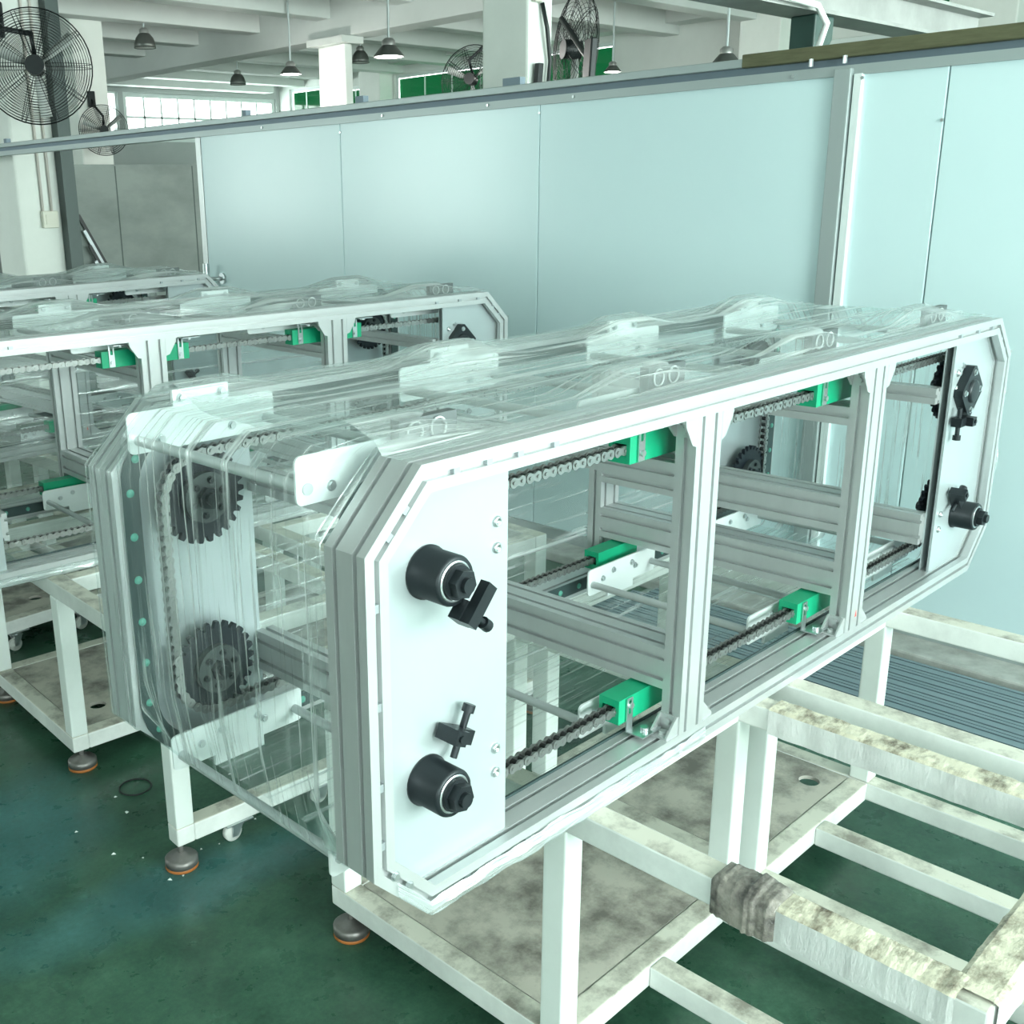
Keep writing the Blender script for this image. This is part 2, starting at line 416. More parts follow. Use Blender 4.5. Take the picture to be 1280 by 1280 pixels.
# far wall with the long bright window, right wall with green windows
far_open = [(10.15, 10.38, 2.70, 3.62), (10.5, 14.2, 2.72, 3.63)]
mat('wall_grey', (0.40, 0.43, 0.42), 0.8, 0.0, 0.3, 1.2, (0.33, 0.36, 0.35))  # darker copy of the wall colour: the far wall's shade is put into it
wall_with_openings('wall_far', 'y', YF, 0.2, XL, XR, CEIL, [(p, r, q, s) for p, r, q, s in far_open], 'wall_grey')
window('y', YF + 0.05, 10.15, 10.38, 2.70, 3.62, 1, 1, 'clear_glass', 0.03)
window('y', YF + 0.05, 10.5, 14.2, 2.72, 3.63, 9, 2, 'clear_glass', 0.09)
right_open = [(17.42, 18.45, 2.6, 3.80), (15.82, 16.9, 2.6, 3.70), (12.2, 15.15, 2.6, 3.80), (10.05, 11.6, 2.6, 3.86), (5.66, 6.95, 2.6, 3.5), (4.9, 5.55, 2.6, 4.1), (1.5, 4.0, 2.6, 3.9)]
wall_with_openings('wall_right', 'x', XR, 0.2, YN, YF, CEIL, [(a, b, q, s) for a, b, q, s in right_open])
for a, b, q, s in right_open:
    window('x', XR + 0.04, a, b, q, s, 2 if b - a < 2 else 4, 1, 'green_glass', 0.06)
front_open = [(-3.4 + 3.6 * i - 1.45, -3.4 + 3.6 * i + 1.45, 0.85, 3.25) for i in range(5)]  # last two openings serve the added fill lights
wall_with_openings('wall_front', 'y', YN - 0.2, 0.2, XL, XR, CEIL, [(p, r, q, s) for p, r, q, s in front_open])
left_open = [(y - 1.55, y + 1.55, 0.95, 3.25) for y in LEFT_WIN]  # includes the openings for the added hall fill
wall_with_openings('wall_left', 'x', XL - 0.2, 0.2, YN, YF, CEIL, [(p, r, q, s) for p, r, q, s in left_open])
for p, r, q, s in front_open: window('y', YN - 0.15, p, r, q, s, 4, 2, 'clear_glass')
for p, r, q, s in left_open: window('x', XL - 0.15, p, r, q, s, 4, 2, 'clear_glass')

# ceiling beams: one deep beam along the hall and the joists that meet it
def beam(x0, x1, y0, y1, z0, n='ceiling_beam', m='ceiling'):
    return struct(MB().box(x0, x1, y0, y1, z0, CEIL).build(n, m, bevel=0.012))
beam(8.73, 9.1, YN, YF, 3.54, 'ceiling_main_beam')
for k in range(16):
    y = 2.85 + 1.02 * k if False else 1.35 + 1.505 * k
    if y < YF - 0.4:
        beam(XL, 8.73, y, y + 0.28, 3.77, 'ceiling_joist')
        beam(9.1, XR, y, y + 0.28, 3.82, 'ceiling_joist')
beam(13.9, XR, YN, YF, 3.95, 'ceiling_edge_beam')
beam(9.1, 13.9, YF - 0.35, YF, 3.72, 'ceiling_edge_beam')

def column(x0, x1, y0, y1, m='wall_white', h=CEIL):
    return struct(MB().box(x0, x1, y0, y1, 0, h).build('column', m, bevel=0.02))
col_fan = column(3.236, 3.709, 8.0, 8.5)
col_mid = column(5.0, 5.25, 3.972, 4.382)
col_far = column(8.735, 8.87, 10.143, 10.669, h=3.46)
struct(MB().box(8.62, 8.98, 10.05, 10.76, 3.46, 3.54).build('column_capital', 'wall'))
column(6.07, 6.51, 12.2, 12.65)
column(13.85, 14.3, 7.0, 7.62, 'wall_white')
column(13.95, 14.3, 15.2, 15.8, 'wall_white')
column(13.95, 14.3, 11.65, 12.15, 'wall')
column(13.9, 14.3, 4.05, 4.85, 'wall_white')
struct(MB().box(3.60, 3.715, 7.88, 7.99, 0, CEIL).build('steel_post', 'dark_post'))
# conduits and socket on the fan column
for x in (3.44, 3.52):
    MB().tube([(x, 7.985, 1.55), (x, 7.985, 3.9)], 0.012, 8).build('conduit', 'conduit', col_fan)
sk = MB().box(3.42, 3.56, 7.95, 8.0, 1.41, 1.55).build('socket_box', 'plastic_cream', col_fan, bevel=0.006)
MB().box(3.445, 3.535, 7.944, 7.95, 1.44, 1.52).build('socket_plate', 'plastic_cream', sk)

# dark board divider beyond the doorway
bd = struct(MB().box(4.3, 9.2, 10.0, 10.06, 0.0, 1.995).build('wall_divider', 'board'))
for k in range(5):
    MB().box(4.3 + 0.98 * k - 0.006, 4.3 + 0.98 * k + 0.006, 9.996, 10.0, 0.02, 1.98).build('board_joint', 'dark_post', bd)

# ------------------------------------------------------------------ the panel partition at x = 3
PX = 3.0
part = struct(MB().box(PX + 0.035, PX + 0.05, -4.0, 4.86, 0.10, 1.98).build('wall_partition', 'rail'))
seams = [4.85, 3.545, 2.21, 0.90, 0.525, -0.72, -2.0, -3.9]
for a, b in zip(seams[:-1], seams[1:]):
    if a == 0.90: a = 0.83
    MB().box(PX, PX + 0.034, b + 0.002, a - 0.002, 0.10, 1.985).build('panel', 'panel', part, bevel=0.003)
# top rail: three stepped strips; runs on over the doorway
MB().box(PX - 0.012, PX + 0.05, -4.0, 8.6, 1.982, 2.015).build('rail_lower_strip', 'rail', part)
MB().box(PX + 0.008, PX + 0.05, -4.0, 8.6, 2.015, 2.042).build('rail_groove', 'rail_dark', part)
MB().box(PX - 0.018, PX + 0.06, 1.25, 8.6, 2.042, 2.072).build('rail_top_strip', 'rail', part, bevel=0.003)
MB().box(PX - 0.024, PX + 0.075, -4.0, 1.25, 2.040, 2.086).build('olive_channel', 'olive', part, bevel=0.004)
MB().box(PX - 0.03, PX + 0.04, 0.835, 0.895, 0.04, 2.005).build('door_post', 'rail', part, bevel=0.004)
MB().box(PX - 0.018, PX + 0.04, 0.80, 0.83, 0.04, 1.985).build('post_flange', 'carrier', part, bevel=0.003)
MB().box(PX - 0.006, PX + 0.05, 4.852, 4.90, 0.03, 1.982).build('end_trim', 'alu', part, bevel=0.003)
MB().box(PX - 0.01, PX + 0.05, -4.0, 4.88, 0.045, 0.10).build('bottom_track', 'rail', part)
struct(MB().box(2.84, 3.07, -4.0, 4.9, 0, 0.045).build('kerb', 'kerb', bevel=0.008))
mscrew = MB().cyl((0, 0, 0), (-0.006, 0, 0), 0.006, 8).mesh('screw', 'steel')
for y, z in ((3.54, 1.94), (2.21, 1.95), (0.53, 1.82), (2.5, 2.0), (2.02, 2.0), (1.05, 1.995), (0.865, 1.98), (0.8, 1.97), (4.2, 2.0), (3.2, 2.0), (0.35, 2.06)):
    put(mscrew, 'screw', part, (PX if z < 1.97 else PX - 0.013, y, z))
for y in (0.98, 0.86):
    MB().cyl((PX - 0.03, y, 2.02), (PX - 0.03, y, 2.045), 0.008, 8).build('bolt', 'steel', part)
# lever handle on the door end of the partition
hd = MB().cyl((PX, 4.70, 1.15), (PX - 0.014, 4.70, 1.15), 0.034, 20).build('handle_rose', 'steel', part)
MB().tube([(PX - 0.01, 4.70, 1.15), (PX - 0.05, 4.70, 1.15), (PX - 0.06, 4.74, 1.15), (PX - 0.06, 4.79, 1.15)], 0.011, 8).build('handle_lever', 'steel', hd)
MB().cyl((PX - 0.06, 4.795, 1.08), (PX - 0.06, 4.795, 1.24), 0.019, 14).build('handle_grip', 'steel', hd)
# small clips and boxes standing on the rail
for y, w in ((7.55, 0.05), (4.36, 0.035), (2.32, 0.10), (3.35, 0.06)):
    MB().box(PX - 0.005, PX + 0.03, y, y + w, 2.072, 2.105).build('rail_clip', 'rail_dark', part)

# ------------------------------------------------------------------ conveyors (local coordinates: x along, y depth, z up from the underside)
H, CH, LEN, W = 0.6757, 0.1018, 2.2576, 0.7173
T8 = math.tan(PI / 8)
def octo(i):
    k = i * T8
    return [(CH + k, i), (LEN - CH - k, i), (LEN - i, CH + k), (LEN - i, H - CH - k), (LEN - CH - k, H - i), (CH + k, H - i), (i, H - CH - k), (i, CH + k)]
RING = ['bottom_rail', 'chamfer_rail', 'end_rail', 'chamfer_rail', 'top_rail', 'chamfer_rail', 'end_rail', 'chamfer_rail']
def ring_segments(y0, y1):
    sec = prof_section(0.04, y1 - y0); out = []
    for s in range(8):
        def P(k): return lambda a, b: (octo(a)[k][0], y0 + b, octo(a)[k][1])
        out.append((RING[s], MB().prism(sec, P(s), P((s + 1) % 8)).mesh(RING[s], 'alu')))
    return out
RINGS = ring_segments(0, 0.08) + ring_segments(W - 0.08, W)

# chain data
XC, ZT, ZB, RS = 0.166, 0.502, 0.172, 0.081
def chain_path():
    """rounded rectangle through four sprockets as (length, fn) pieces -> point, tangent angle"""
    xs0, xs1 = XC, LEN - XC; segs = []
    segs.append(('l', (xs0, ZT + RS), (xs1, ZT + RS)))
    segs.append(('a', (xs1, ZT), PI / 2, 0))
    segs.append(('l', (xs1 + RS, ZT), (xs1 + RS, ZB)))
    segs.append(('a', (xs1, ZB), 0, -PI / 2))
    segs.append(('l', (xs1, ZB - RS), (xs0, ZB - RS)))
    segs.append(('a', (xs0, ZB), -PI / 2, -PI))
    segs.append(('l', (xs0 - RS, ZB), (xs0 - RS, ZT)))
    segs.append(('a', (xs0, ZT), PI, PI / 2))
    lens = [math.dist(s[1], s[2]) if s[0] == 'l' else RS * PI / 2 for s in segs]
    tot = sum(lens); N = int(round(tot / 0.01905 / 2)) * 2; pts = []
    for i in range(N):
        d = tot * i / N; k = 0
        while d > lens[k]: d -= lens[k]; k += 1
        s = segs[k]; t = d / lens[k]
        if s[0] == 'l': pts.append((s[1][0] + (s[2][0] - s[1][0]) * t, s[1][1] + (s[2][1] - s[1][1]) * t))
        else:
            a = s[2] + (s[3] - s[2]) * t; pts.append((s[1][0] + RS * math.cos(a), s[1][1] + RS * math.sin(a)))
    return pts
CP = chain_path(); PITCH = math.dist(CP[1], CP[2])
def link_outline(r, waist, n=7):
    h = PITCH / 2; o = []
    for i in range(n): a = -PI / 2 + PI * i / (n - 1) ; o.append((h + r * math.cos(a), r * math.sin(a)))
    o.append((0, waist))
    for i in range(n): a = PI / 2 + PI * i / (n - 1); o.append((-h + r * math.cos(a), r * math.sin(a)))
    o.append((0, -waist)); return o
def link_mesh(outer):
    mb = MB(); r = 0.0088 if outer else 0.0084; y = 0.0105 if outer else 0.0078; t = 0.0022; ol = link_outline(r, r * 0.62)
    for s in (-1, 1):
        mb.prism(ol, lambda a, b: (a, s * y - t / 2, b), lambda a, b: (a, s * y + t / 2, b))
    if outer:
        for e in (-1, 1): mb.cyl((e * PITCH / 2, -0.0135, 0), (e * PITCH / 2, 0.0135, 0), 0.0032, 8)
    return mb.mesh('outer_link' if outer else 'inner_link', 'chain')
LINK_O, LINK_I = link_mesh(True), link_mesh(False)
def rollers_mesh():
    mb = MB()
    for x, z in CP: mb.cyl((x, -0.0066, z), (x, 0.0066, z), 0.006, 8)
    return mb
ROLLERS = rollers_mesh().mesh('chain', 'chain_dark')
def chain_merged():
    mb = rollers_mesh()
    for i, (x, z) in enumerate(CP):
        x2, z2 = CP[(i + 1) % len(CP)]; me = LINK_O if i % 2 else LINK_I
        cx, cz = (x + x2) / 2, (z + z2) / 2; a = math.atan2(z2 - z, x2 - x); ca, sa = math.cos(a), math.sin(a)
        mb.add([(cx + v.co.x * ca - v.co.z * sa, v.co.y, cz + v.co.x * sa + v.co.z * ca) for v in me.vertices], [tuple(p.vertices) for p in me.polygons])
    return mb.mesh('chain', 'chain')
def sprocket_mesh():
    nt_ = 26; o = []
    for i in range(nt_):
        b = 2 * PI * i / nt_
        for da, r in ((-0.30, 0.0755), (-0.14, 0.0875), (0.14, 0.0875), (0.30, 0.0755)):
            a = b + da * 2 * PI / nt_ * 1.25; o.append((r * math.cos(a), r * math.sin(a)))
    mb = MB().prism(o, lambda a, b: (a, -0.005, b), lambda a, b: (a, 0.005, b))
    return mb.mesh('sprocket', 'sprocket')
HUBPL = MB().cyl((0, -0.02, 0), (0, -0.005, 0), 0.046, 28).mesh('hub_plate', 'hub_grey')
SPROCKET = sprocket_mesh()
def hexbolt(r=0.006, h=0.005): return MB().cyl((0, 0, 0), (0, -h * 0.3, 0), r * 1.35, 12).cyl((0, -h * 0.3, 0), (0, -h, 0), r, 6)
BOLT = hexbolt().mesh('bolt', 'steel')
BOLT_K = hexbolt(0.005, 0.006).mesh('bolt', 'black')
def screw_mesh():
    return MB().lathe([(0.0085, 0), (0.0085, 0.003), (0.0065, 0.005), (0.004, 0.005), (0.004, 0.002), (0.0, 0.002)], (0, 0, 0), 14, (0, -1, 0)).mesh('screw', 'steel')
SCREW = screw_mesh()
def tnut(): return MB().box(-0.006, 0.006, -0.004, 0.004, -0.005, 0.005).mesh('slot_nut', 'alu_dark')
TNUT = tnut()
RIVET = MB().lathe([(0.0075, 0), (0.007, 0.002), (0.0, 0.003)], (0, 0, 0), 10, (0, -1, 0)).mesh('rivet', 'rivet')

def rounded_rect(x0, x1, z0, z1, radii, n=8):
    """radii for corners: (x0,z0),(x1,z0),(x1,z1),(x0,z1)"""
    o = []
    for (cx, cz, sx, sz, a0), r in zip(((x0, z0, 1, 1, PI), (x1, z0, -1, 1, 1.5 * PI), (x1, z1, -1, -1, 0), (x0, z1, 1, -1, 0.5 * PI)), radii):
        if r <= 0: o.append((cx, cz)); continue
        for i in range(n + 1):
            a = a0 + PI / 2 * i / n; o.append((cx + sx * r + r * math.cos(a), cz + sz * r + r * math.sin(a)))
    return o
def plate_outline(right):
    i = 0.026; k = i * T8; f = (lambda x: LEN - x) if right else (lambda x: x)
    o = [(f(0.303), i), (f(CH + k), i), (f(i), CH + k), (f(i), H - CH - k), (f(CH + k), H - i), (f(0.303), H - i)]
    return o
def end_plate(right, y0, y1):
    return MB().prism(plate_outline(right), lambda a, b: (a, y0, b), lambda a, b: (a, y1, b)).mesh('end_plate', 'sheet')
PLATES = [end_plate(r, *y) for r in (False, True) for y in ((0.028, 0.034), (W - 0.034, W - 0.028))]
def guard_plate(right, y0, y1):
    x0, x1 = (0.036, 0.30) if not right else (LEN - 0.30, LEN - 0.036)
    rr = (0.10, 0, 0, 0.10) if not right else (0, 0.10, 0.10, 0)
    o = rounded_rect(x0, x1, 0.032, H - 0.032, rr)
    return MB().prism(o, lambda a, b: (a, y0, b), lambda a, b: (a, y1, b)).mesh('guard_plate', 'sheet')
def strip_mesh(y0, y1):
    mb = MB(); A = rounded_rect(0.012, LEN - 0.012, 0.012, H - 0.012, (0.13,) * 4, 8); B = rounded_rect(0.046, LEN - 0.046, 0.044, H - 0.044, (0.10,) * 4, 8)
    n = len(A); vs = [(a, y0, b) for a, b in A] + [(a, y0, b) for a, b in B] + [(a, y1, b) for a, b in A] + [(a, y1, b) for a, b in B]; fs = []
    for i in range(n):
        j = (i + 1) % n
        fs += [(i, j, n + j, n + i), (2 * n + i, 3 * n + i, 3 * n + j, 2 * n + j), (i, 2 * n + i, 2 * n + j, j), (n + i, n + j, 3 * n + j, 3 * n + i)]
    return mb.add(vs, fs).mesh('wear_strip', 'dark_strip')
STRIPS = [strip_mesh(0.0805, 0.0845), strip_mesh(W - 0.0845, W - 0.0805)]
GUARDS = [guard_plate(r, *y) for r in (False, True) for y in ((0.050, 0.053), (W - 0.053, W - 0.050))]

POSTX = [(0.755, 0.835), (1.4226, 1.5026)]
POSTS = [bar('z', (0.04, H - 0.04), u, v).mesh('post', 'alu') for u in POSTX for v in ((0.0, 0.04), (W - 0.04, W))]
CROSS = []
for i, u in enumerate(POSTX):
    CROSS.append(bar('y', (0.04, W - 0.04), (u[0], u[0] + 0.08), (0.51, 0.55)).mesh('cross_beam', 'alu'))
    CROSS.append(bar('y', (0.04, W - 0.04), (u[0], u[0] + 0.08), (0.12, 0.20)).mesh('cross_beam', 'alu'))
CROSS.append(bar('y', (0.04, W - 0.04), (1.4226, 1.5026), (0.27, 0.35)).mesh('cross_beam', 'alu'))
for x in (0.29, LEN - 0.33):
    CROSS.append(bar('y', (0.053, W - 0.053), (x, x + 0.04), (0.48, 0.52)).mesh('cross_beam', 'alu'))
    CROSS.append(bar('y', (0.053, W - 0.053), (x, x + 0.04), (0.115, 0.195)).mesh('cross_beam', 'alu'))

def bracket_mesh(s):
    """cast corner bracket; s = -1 / +1 side of the post; origin at post edge, top rail underside"""
    mb = MB(); d = 0.036
    for y in (0.001, 0.035):
        mb.prism([(0, 0), (s * d, 0), (s * d, -0.006), (s * 0.006, -d), (0, -d)], lambda a, b: (a, y, b), lambda a, b: (a, y + 0.004, b))
    mb.box(min(0, s * d), max(0, s * d), 0.003, 0.037, -0.004, 0); mb.box(min(0, s * 0.004), max(0, s * 0.004), 0.003, 0.037, -d, 0)
    mb.cyl((s * 0.022, 0.02, -0.004), (s * 0.022, 0.02, -0.010), 0.007, 8); mb.cyl((s * 0.004, 0.02, -0.024), (s * 0.010, 0.02, -0.024), 0.007, 8)
    return mb.mesh('corner_bracket', 'alu')
BRK = {s: bracket_mesh(s) for s in (-1, 1)}
def gusset_mesh(s):
    return MB().prism([(0, 0), (s * 0.036, 0), (s * 0.034, -0.012), (s * 0.012, -0.046), (0, -0.05)], lambda a, b: (a, -0.0005, b), lambda a, b: (a, 0.0035, b)).mesh('gusset', 'alu')
GUS = {s: gusset_mesh(s) for s in (-1, 1)}

def guide_block_mesh():
    mb = MB()
    # channel block: chain passes through a slot along x
    sec = [(-0.024, -0.021), (0.024, -0.021), (0.024, 0.021), (-0.024, 0.021)]
    mb.box(-0.085, 0.085, -0.022, 0.022, 0.010, 0.024); mb.box(-0.085, 0.085, -0.022, 0.022, -0.024, -0.010)
    mb.box(-0.085, 0.085, -0.022, -0.0145, -0.010, 0.010); mb.box(-0.085, 0.085, 0.0145, 0.022, -0.010, 0.010)
    return mb.mesh('chain_guide', 'green')
GUIDE = guide_block_mesh()
def guide_bracket_mesh(sz):
    """thin L bracket that carries the guide: foot on the rail, slotted upright; sz +1 upright points up"""
    mb = MB()
    mb.box(-0.008, 0.008, -0.0265, -0.0235, -0.03 * 1, 0.02) if False else None
    z0 = -0.045 * sz; z1 = 0.022 * sz
    a, b = min(z0, z1), max(z0, z1)
    mb.box(-0.009, -0.004, -0.026, -0.0235, a, b); mb.box(0.004, 0.009, -0.026, -0.0235, a, b)
    mb.box(-0.004, 0.004, -0.026, -0.0235, b - 0.004, b); mb.box(-0.004, 0.004, -0.026, -0.0235, a, a + 0.035)
    zf = z0; mb.box(-0.009, 0.05, -0.062, -0.0235, min(zf, zf + 0.003 * sz), max(zf, zf + 0.003 * sz))
    mb.cyl((0, -0.026, 0.008 * sz), (0, -0.031, 0.008 * sz), 0.006, 8)
    mb.cyl((0.02, -0.045, zf), (0.02, -0.045, zf + 0.009 * sz), 0.008, 10)
    return mb.mesh('guide_bracket', 'steel')
GBR = {s: guide_bracket_mesh(s) for s in (-1, 1)}

CAR_TOP = [0.0, 0.60, 1.20, 1.80]
CAR_BOT = [0.03, 0.63, 1.233, 1.80]
def carrier_plate_mesh():
    o = rounded_rect(0, 0.29, -0.034, 0.034, (0.010,) * 4, 4)
    return MB().prism(o, lambda a, b: (a, -0.002, b), lambda a, b: (a, 0.002, b)).mesh('carrier_plate', 'carrier')
CPL = carrier_plate_mesh()
TAB = MB().box(0.09, 0.20, -0.0035, 0.0035, 0.0, 0.026).mesh('mounting_tab', 'carrier')
CROD = MB().cyl((0, 0.13, 0), (0, W - 0.147, 0), 0.0085, 14).mesh('carrier_rod', 'rod')
def roller_pair_mesh():
    mb = MB()
    for x in (0.028, 0.075):
        pts = [(x + 0.015 * math.cos(2 * PI * i / 20), -0.0125, 0.026 + 0.015 * math.sin(2 * PI * i / 20)) for i in range(20)]
        mb.tube(pts, 0.002, 6, True)
    return mb.mesh('roller_ring', 'rod')
RRING = roller_pair_mesh()
mat('bracket_dark', (0.13, 0.15, 0.15), 0.4, 0.5)
RBOX = MB().box(0, 0.115, -0.010, 0.008, 0.0, 0.046).mesh('roller_bracket', 'bracket_dark')

def hub_meshes():
    a = MB().lathe([(0.0, 0.0), (0.039, 0.0), (0.039, 0.004), (0.036, 0.006), (0.036, 0.052), (0.034, 0.056), (0.029, 0.056)], (0, 0, 0), 32, (0, -1, 0)).mesh('bearing_hub', 'black')
    b = MB().lathe([(0.029, 0.056), (0.027, 0.0575), (0.0245, 0.056), (0.0245, 0.05)], (0, 0, 0), 32, (0, -1, 0)).mesh('seal_ring', 'steel')
    c = MB().cyl((0, -0.05, 0), (0, -0.062, 0), 0.0245, 28).cyl((0, -0.062, 0), (0, -0.075, 0), 0.021, 6).cyl((0, -0.075, 0), (0, -0.082, 0), 0.011, 16).mesh('shaft_nut', 'black')
    return a, b, c
HUB, RINGM, NUT = hub_meshes()
def clamp_mesh():
    mb = MB().box(-0.028, 0.028, -0.028, -0.004, -0.011, 0.011)
    mb.box(-0.028, -0.004, -0.044, -0.028, -0.011, 0.011)
    mb.cyl((0.012, -0.016, 0.011), (0.012, -0.016, 0.036), 0.0055, 10).cyl((0.012, -0.016, 0.034), (0.012, -0.016, 0.046), 0.0095, 12)
    mb.cyl((0.012, -0.016, -0.011), (0.012, -0.016, -0.035), 0.0055, 10).cyl((-0.018, -0.044, 0), (-0.018, -0.047, 0), 0.005, 8)
    return mb.mesh('tension_clamp', 'black')
CLAMP = clamp_mesh()
def lever_mesh():
    mb = MB().box(-0.032, 0.032, -0.076, -0.060, -0.010, 0.010).box(-0.032, -0.002, -0.060, -0.040, -0.013, 0.013)
    mb.cyl((-0.016, -0.070, -0.010), (-0.016, -0.070, -0.026), 0.005, 10).cyl((-0.016, -0.070, -0.022), (-0.016, -0.070, -0.036), 0.009, 12)
    return mb.mesh('locking_lever', 'black')
LEVER = lever_mesh()
def flange_mesh():
    s = 0.064; o = []
    for k in range(4):
        a = PI / 2 * k
        for da in (-0.12, 0.12): o.append((s * math.cos(a + da), s * math.sin(a + da)))
    mb = MB().prism(o, lambda a, b: (a, -0.022, b), lambda a, b: (a, 0, b)); mb.lathe([(0.030, 0.022), (0.028, 0.028), (0.022, 0.029), (0.0, 0.029)], (0, 0, 0), 28, (0, -1, 0))
    return mb.mesh('flange_bearing', 'black')
FLANGE = flange_mesh()
RED = MB().prism([(-0.004, -0.008), (0.004, -0.008), (0.0, 0.008)], lambda a, b: (a, -0.0006, b), lambda a, b: (a, -0.0002, b)).mesh('red_mark', 'red_mark')

def conveyor(loc, rz, label, links=True):
    root = empty('chain_conveyor', loc, rz); tag(root, label, 'conveyor', 'chain conveyors in a row')
    for n, me in RINGS: put(me, n, root)
    for me in POSTS: put(me, 'post', root)
    for me in CROSS: put(me, 'cross_beam', root)
    for me in PLATES: put(me, 'end_plate', root)
    for me in GUARDS: put(me, 'guard_plate', root)
    strips = [put(me, 'wear_strip', root) for me in STRIPS]
    # rivets along the wear strips
    mid = rounded_rect(0.029, LEN - 0.029, 0.028, H - 0.028, (0.115,) * 4, 3)
    pts = []
    for i in range(len(mid)):
        a, b = Vector((*mid[i], 0)), Vector((*mid[(i + 1) % len(mid)], 0)); n = max(1, int((b - a).length / 0.075))
        pts += [a.lerp(b, k / n) for k in range(n)]
    for s, y, rot in ((0, 0.0845, PI), (1, W - 0.0845, 0)):
        for q in pts:
            if s == 1 and q.y > H * 0.9 and q.x > 0.15: continue
            put(RIVET, 'rivet', strips[s], (q.x, y, q.y), (0, 0, rot))
    # fixing nuts in the slots of the front frame near the corners
    for x, z in ((0.17, H - 0.02), (0.235, H - 0.02), (0.30, H - 0.02), (0.38, H - 0.02), (LEN - 0.35, H - 0.02), (LEN - 0.24, H - 0.02), (LEN - 0.15, H - 0.02), (0.02, 0.50), (0.02, 0.36), (0.02, 0.24), (0.02, 0.15), (0.19, 0.02), (0.26, 0.02), (0.33, 0.02)):
        put(TNUT, 'slot_nut', root, (x, 0.006, z), (0, 0 if z in (H - 0.02, 0.02) else PI / 2, 0))
    for sx in (0.045, 0.075):
        put(TNUT, 'slot_nut', root, (sx, 0.006, H - CH + sx - 0.0285), (0, -PI / 4, 0))
        put(TNUT, 'slot_nut', root, (LEN - sx, 0.006, H - CH + sx - 0.0285), (0, PI / 4, 0))
    # plate screws
    for x in (0.278, LEN - 0.275):
        for z in (0.555, 0.515, 0.191, 0.150): put(SCREW, 'screw', root, (x, 0.028, z))
    # brackets where posts meet the rails
    for u in POSTX:
        for s, x in ((-1, u[0]), (1, u[1])):
            put(GUS[s], 'gusset', root, (x, 0, H - 0.04)); put(BRK[s], 'corner_bracket', root, (x, 0.002, H - 0.04))
            b = put(BRK[-s], 'corner_bracket', root, (x, 0.038, 0.04), (PI, 0, 0)) if False else put(BRK[s], 'corner_bracket', root, (x, 0.002, 0.04))
            b.scale = (1, 1, -1)
            put(BRK[s], 'corner_bracket', root, (x, W - 0.041, H - 0.04))
    for bx, bz in ((0.040, 0.094), (0.066, 0.066)): put(BOLT, 'bolt', root, (bx, 0.001, bz))
    put(RED, 'red_mark', root, (1.47, 0, 0.075))
    # sprockets, hubs, clamps
    for sx, x in ((0, XC), (1, LEN - XC)):
        for z in (ZT, ZB):
            for y in (0.09, W - 0.09):
                o = put(SPROCKET, 'sprocket', root, (x, y, z), (0, 0, 0 if y > 0.3 else PI))
                put(HUBPL, 'hub_plate', o)
                for k in range(6):
                    a = 2 * PI * k / 6 + 0.3; put(BOLT_K, 'bolt', o, (0.032 * math.cos(a), -0.020, 0.032 * math.sin(a)))
                put(NUT, 'shaft_nut', o, (0, 0.046, 0)); 
    def hub(x, z):
        o = put(HUB, 'bearing_hub', root, (x, 0.028, z)); put(RINGM, 'seal_ring', o); put(NUT, 'shaft_nut', o); return o
    hub(0.135, 0.515); put(LEVER, 'locking_lever', root, (0.160, 0.022, 0.480), (0, -0.85, 0))
    hub(0.130, 0.198); put(CLAMP, 'tension_clamp', root, (0.172, 0.026, 0.262), (0, 0.45, 0))
    f = put(FLANGE, 'flange_bearing', root, (2.035, 0.028, 0.505))
    for k in range(4):
        a = PI / 2 * k; put(BOLT, 'bolt', f, (0.047 * math.cos(a), -0.022, 0.047 * math.sin(a)))
    put(CLAMP, 'tension_clamp', root, (1.990, 0.026, 0.435), (0, PI, 0))
    hub(2.085, 0.172); put(CLAMP, 'tension_clamp', root, (2.030, 0.026, 0.228), (0, 0.9, 0))
    for z in (0.57, 0.545, 0.45): put(BOLT, 'bolt', root, (LEN - 0.245, 0.028, z))
    # chains
    for y in (0.09, W - 0.09):
        if links:
            ch = put(ROLLERS, 'chain', root, (0, y, 0))
            for i, (x, z) in enumerate(CP):
                x2, z2 = CP[(i + 1) % len(CP)]
                o = put(LINK_O if i % 2 else LINK_I, 'chain_link', ch, ((x + x2) / 2, 0, (z + z2) / 2), (0, -math.atan2(z2 - z, x2 - x), 0))
        else:
            put(CHM, 'chain', root, (0, y, 0))
    # green chain guides at the posts
    for u in POSTX:
        for s in (-1, 1):
            for zc, sz in ((ZT + RS, -1), (ZB - RS, 1)):
                if s == 1 and sz == 1: continue
                x = u[0] - 0.005 if s == -1 else u[1] + 0.03
                g = put(GUIDE, 'chain_guide', root, (x, 0.0935, zc)); put(GBR[sz], 'guide_bracket', g, (-0.055 if s == -1 else 0.055, 0.0, 0))
        put(GUIDE, 'chain_guide', root, (u[0] - 0.02, W - 0.0935, ZB - RS))
    # carriers: side plates, tabs, rods, rollers
    for k, x0 in enumerate(CAR_TOP + CAR_BOT):
        top = k < 4; z = 0.648 if top else 0.062
        for y in (0.135, W - 0.147):
            near = top and y < 0.3 and k > 0
            pl = put(CPL, 'carrier_plate', root, (x0, y, z - 0.012 if near else z))
            if not (top and y < 0.3):
                t = put(TAB, 'mounting_tab', pl, (0, 0.006, 0.034) if top else (0, 0.006, -0.058))
                for bx in (0.105, 0.185): put(BOLT, 'bolt', pl, (bx, 0.0 if top else -0.002, 0.046 if top else 0.012))
            for bx in (0.06, 0.20): put(BOLT, 'bolt', pl, (bx, -0.002, -0.015 if top else 0.0))
        for dx in (0.018, 0.272): put(CROD, 'carrier_rod', root, (x0 + dx, 0, z - 0.012 if top else z - 0.006))
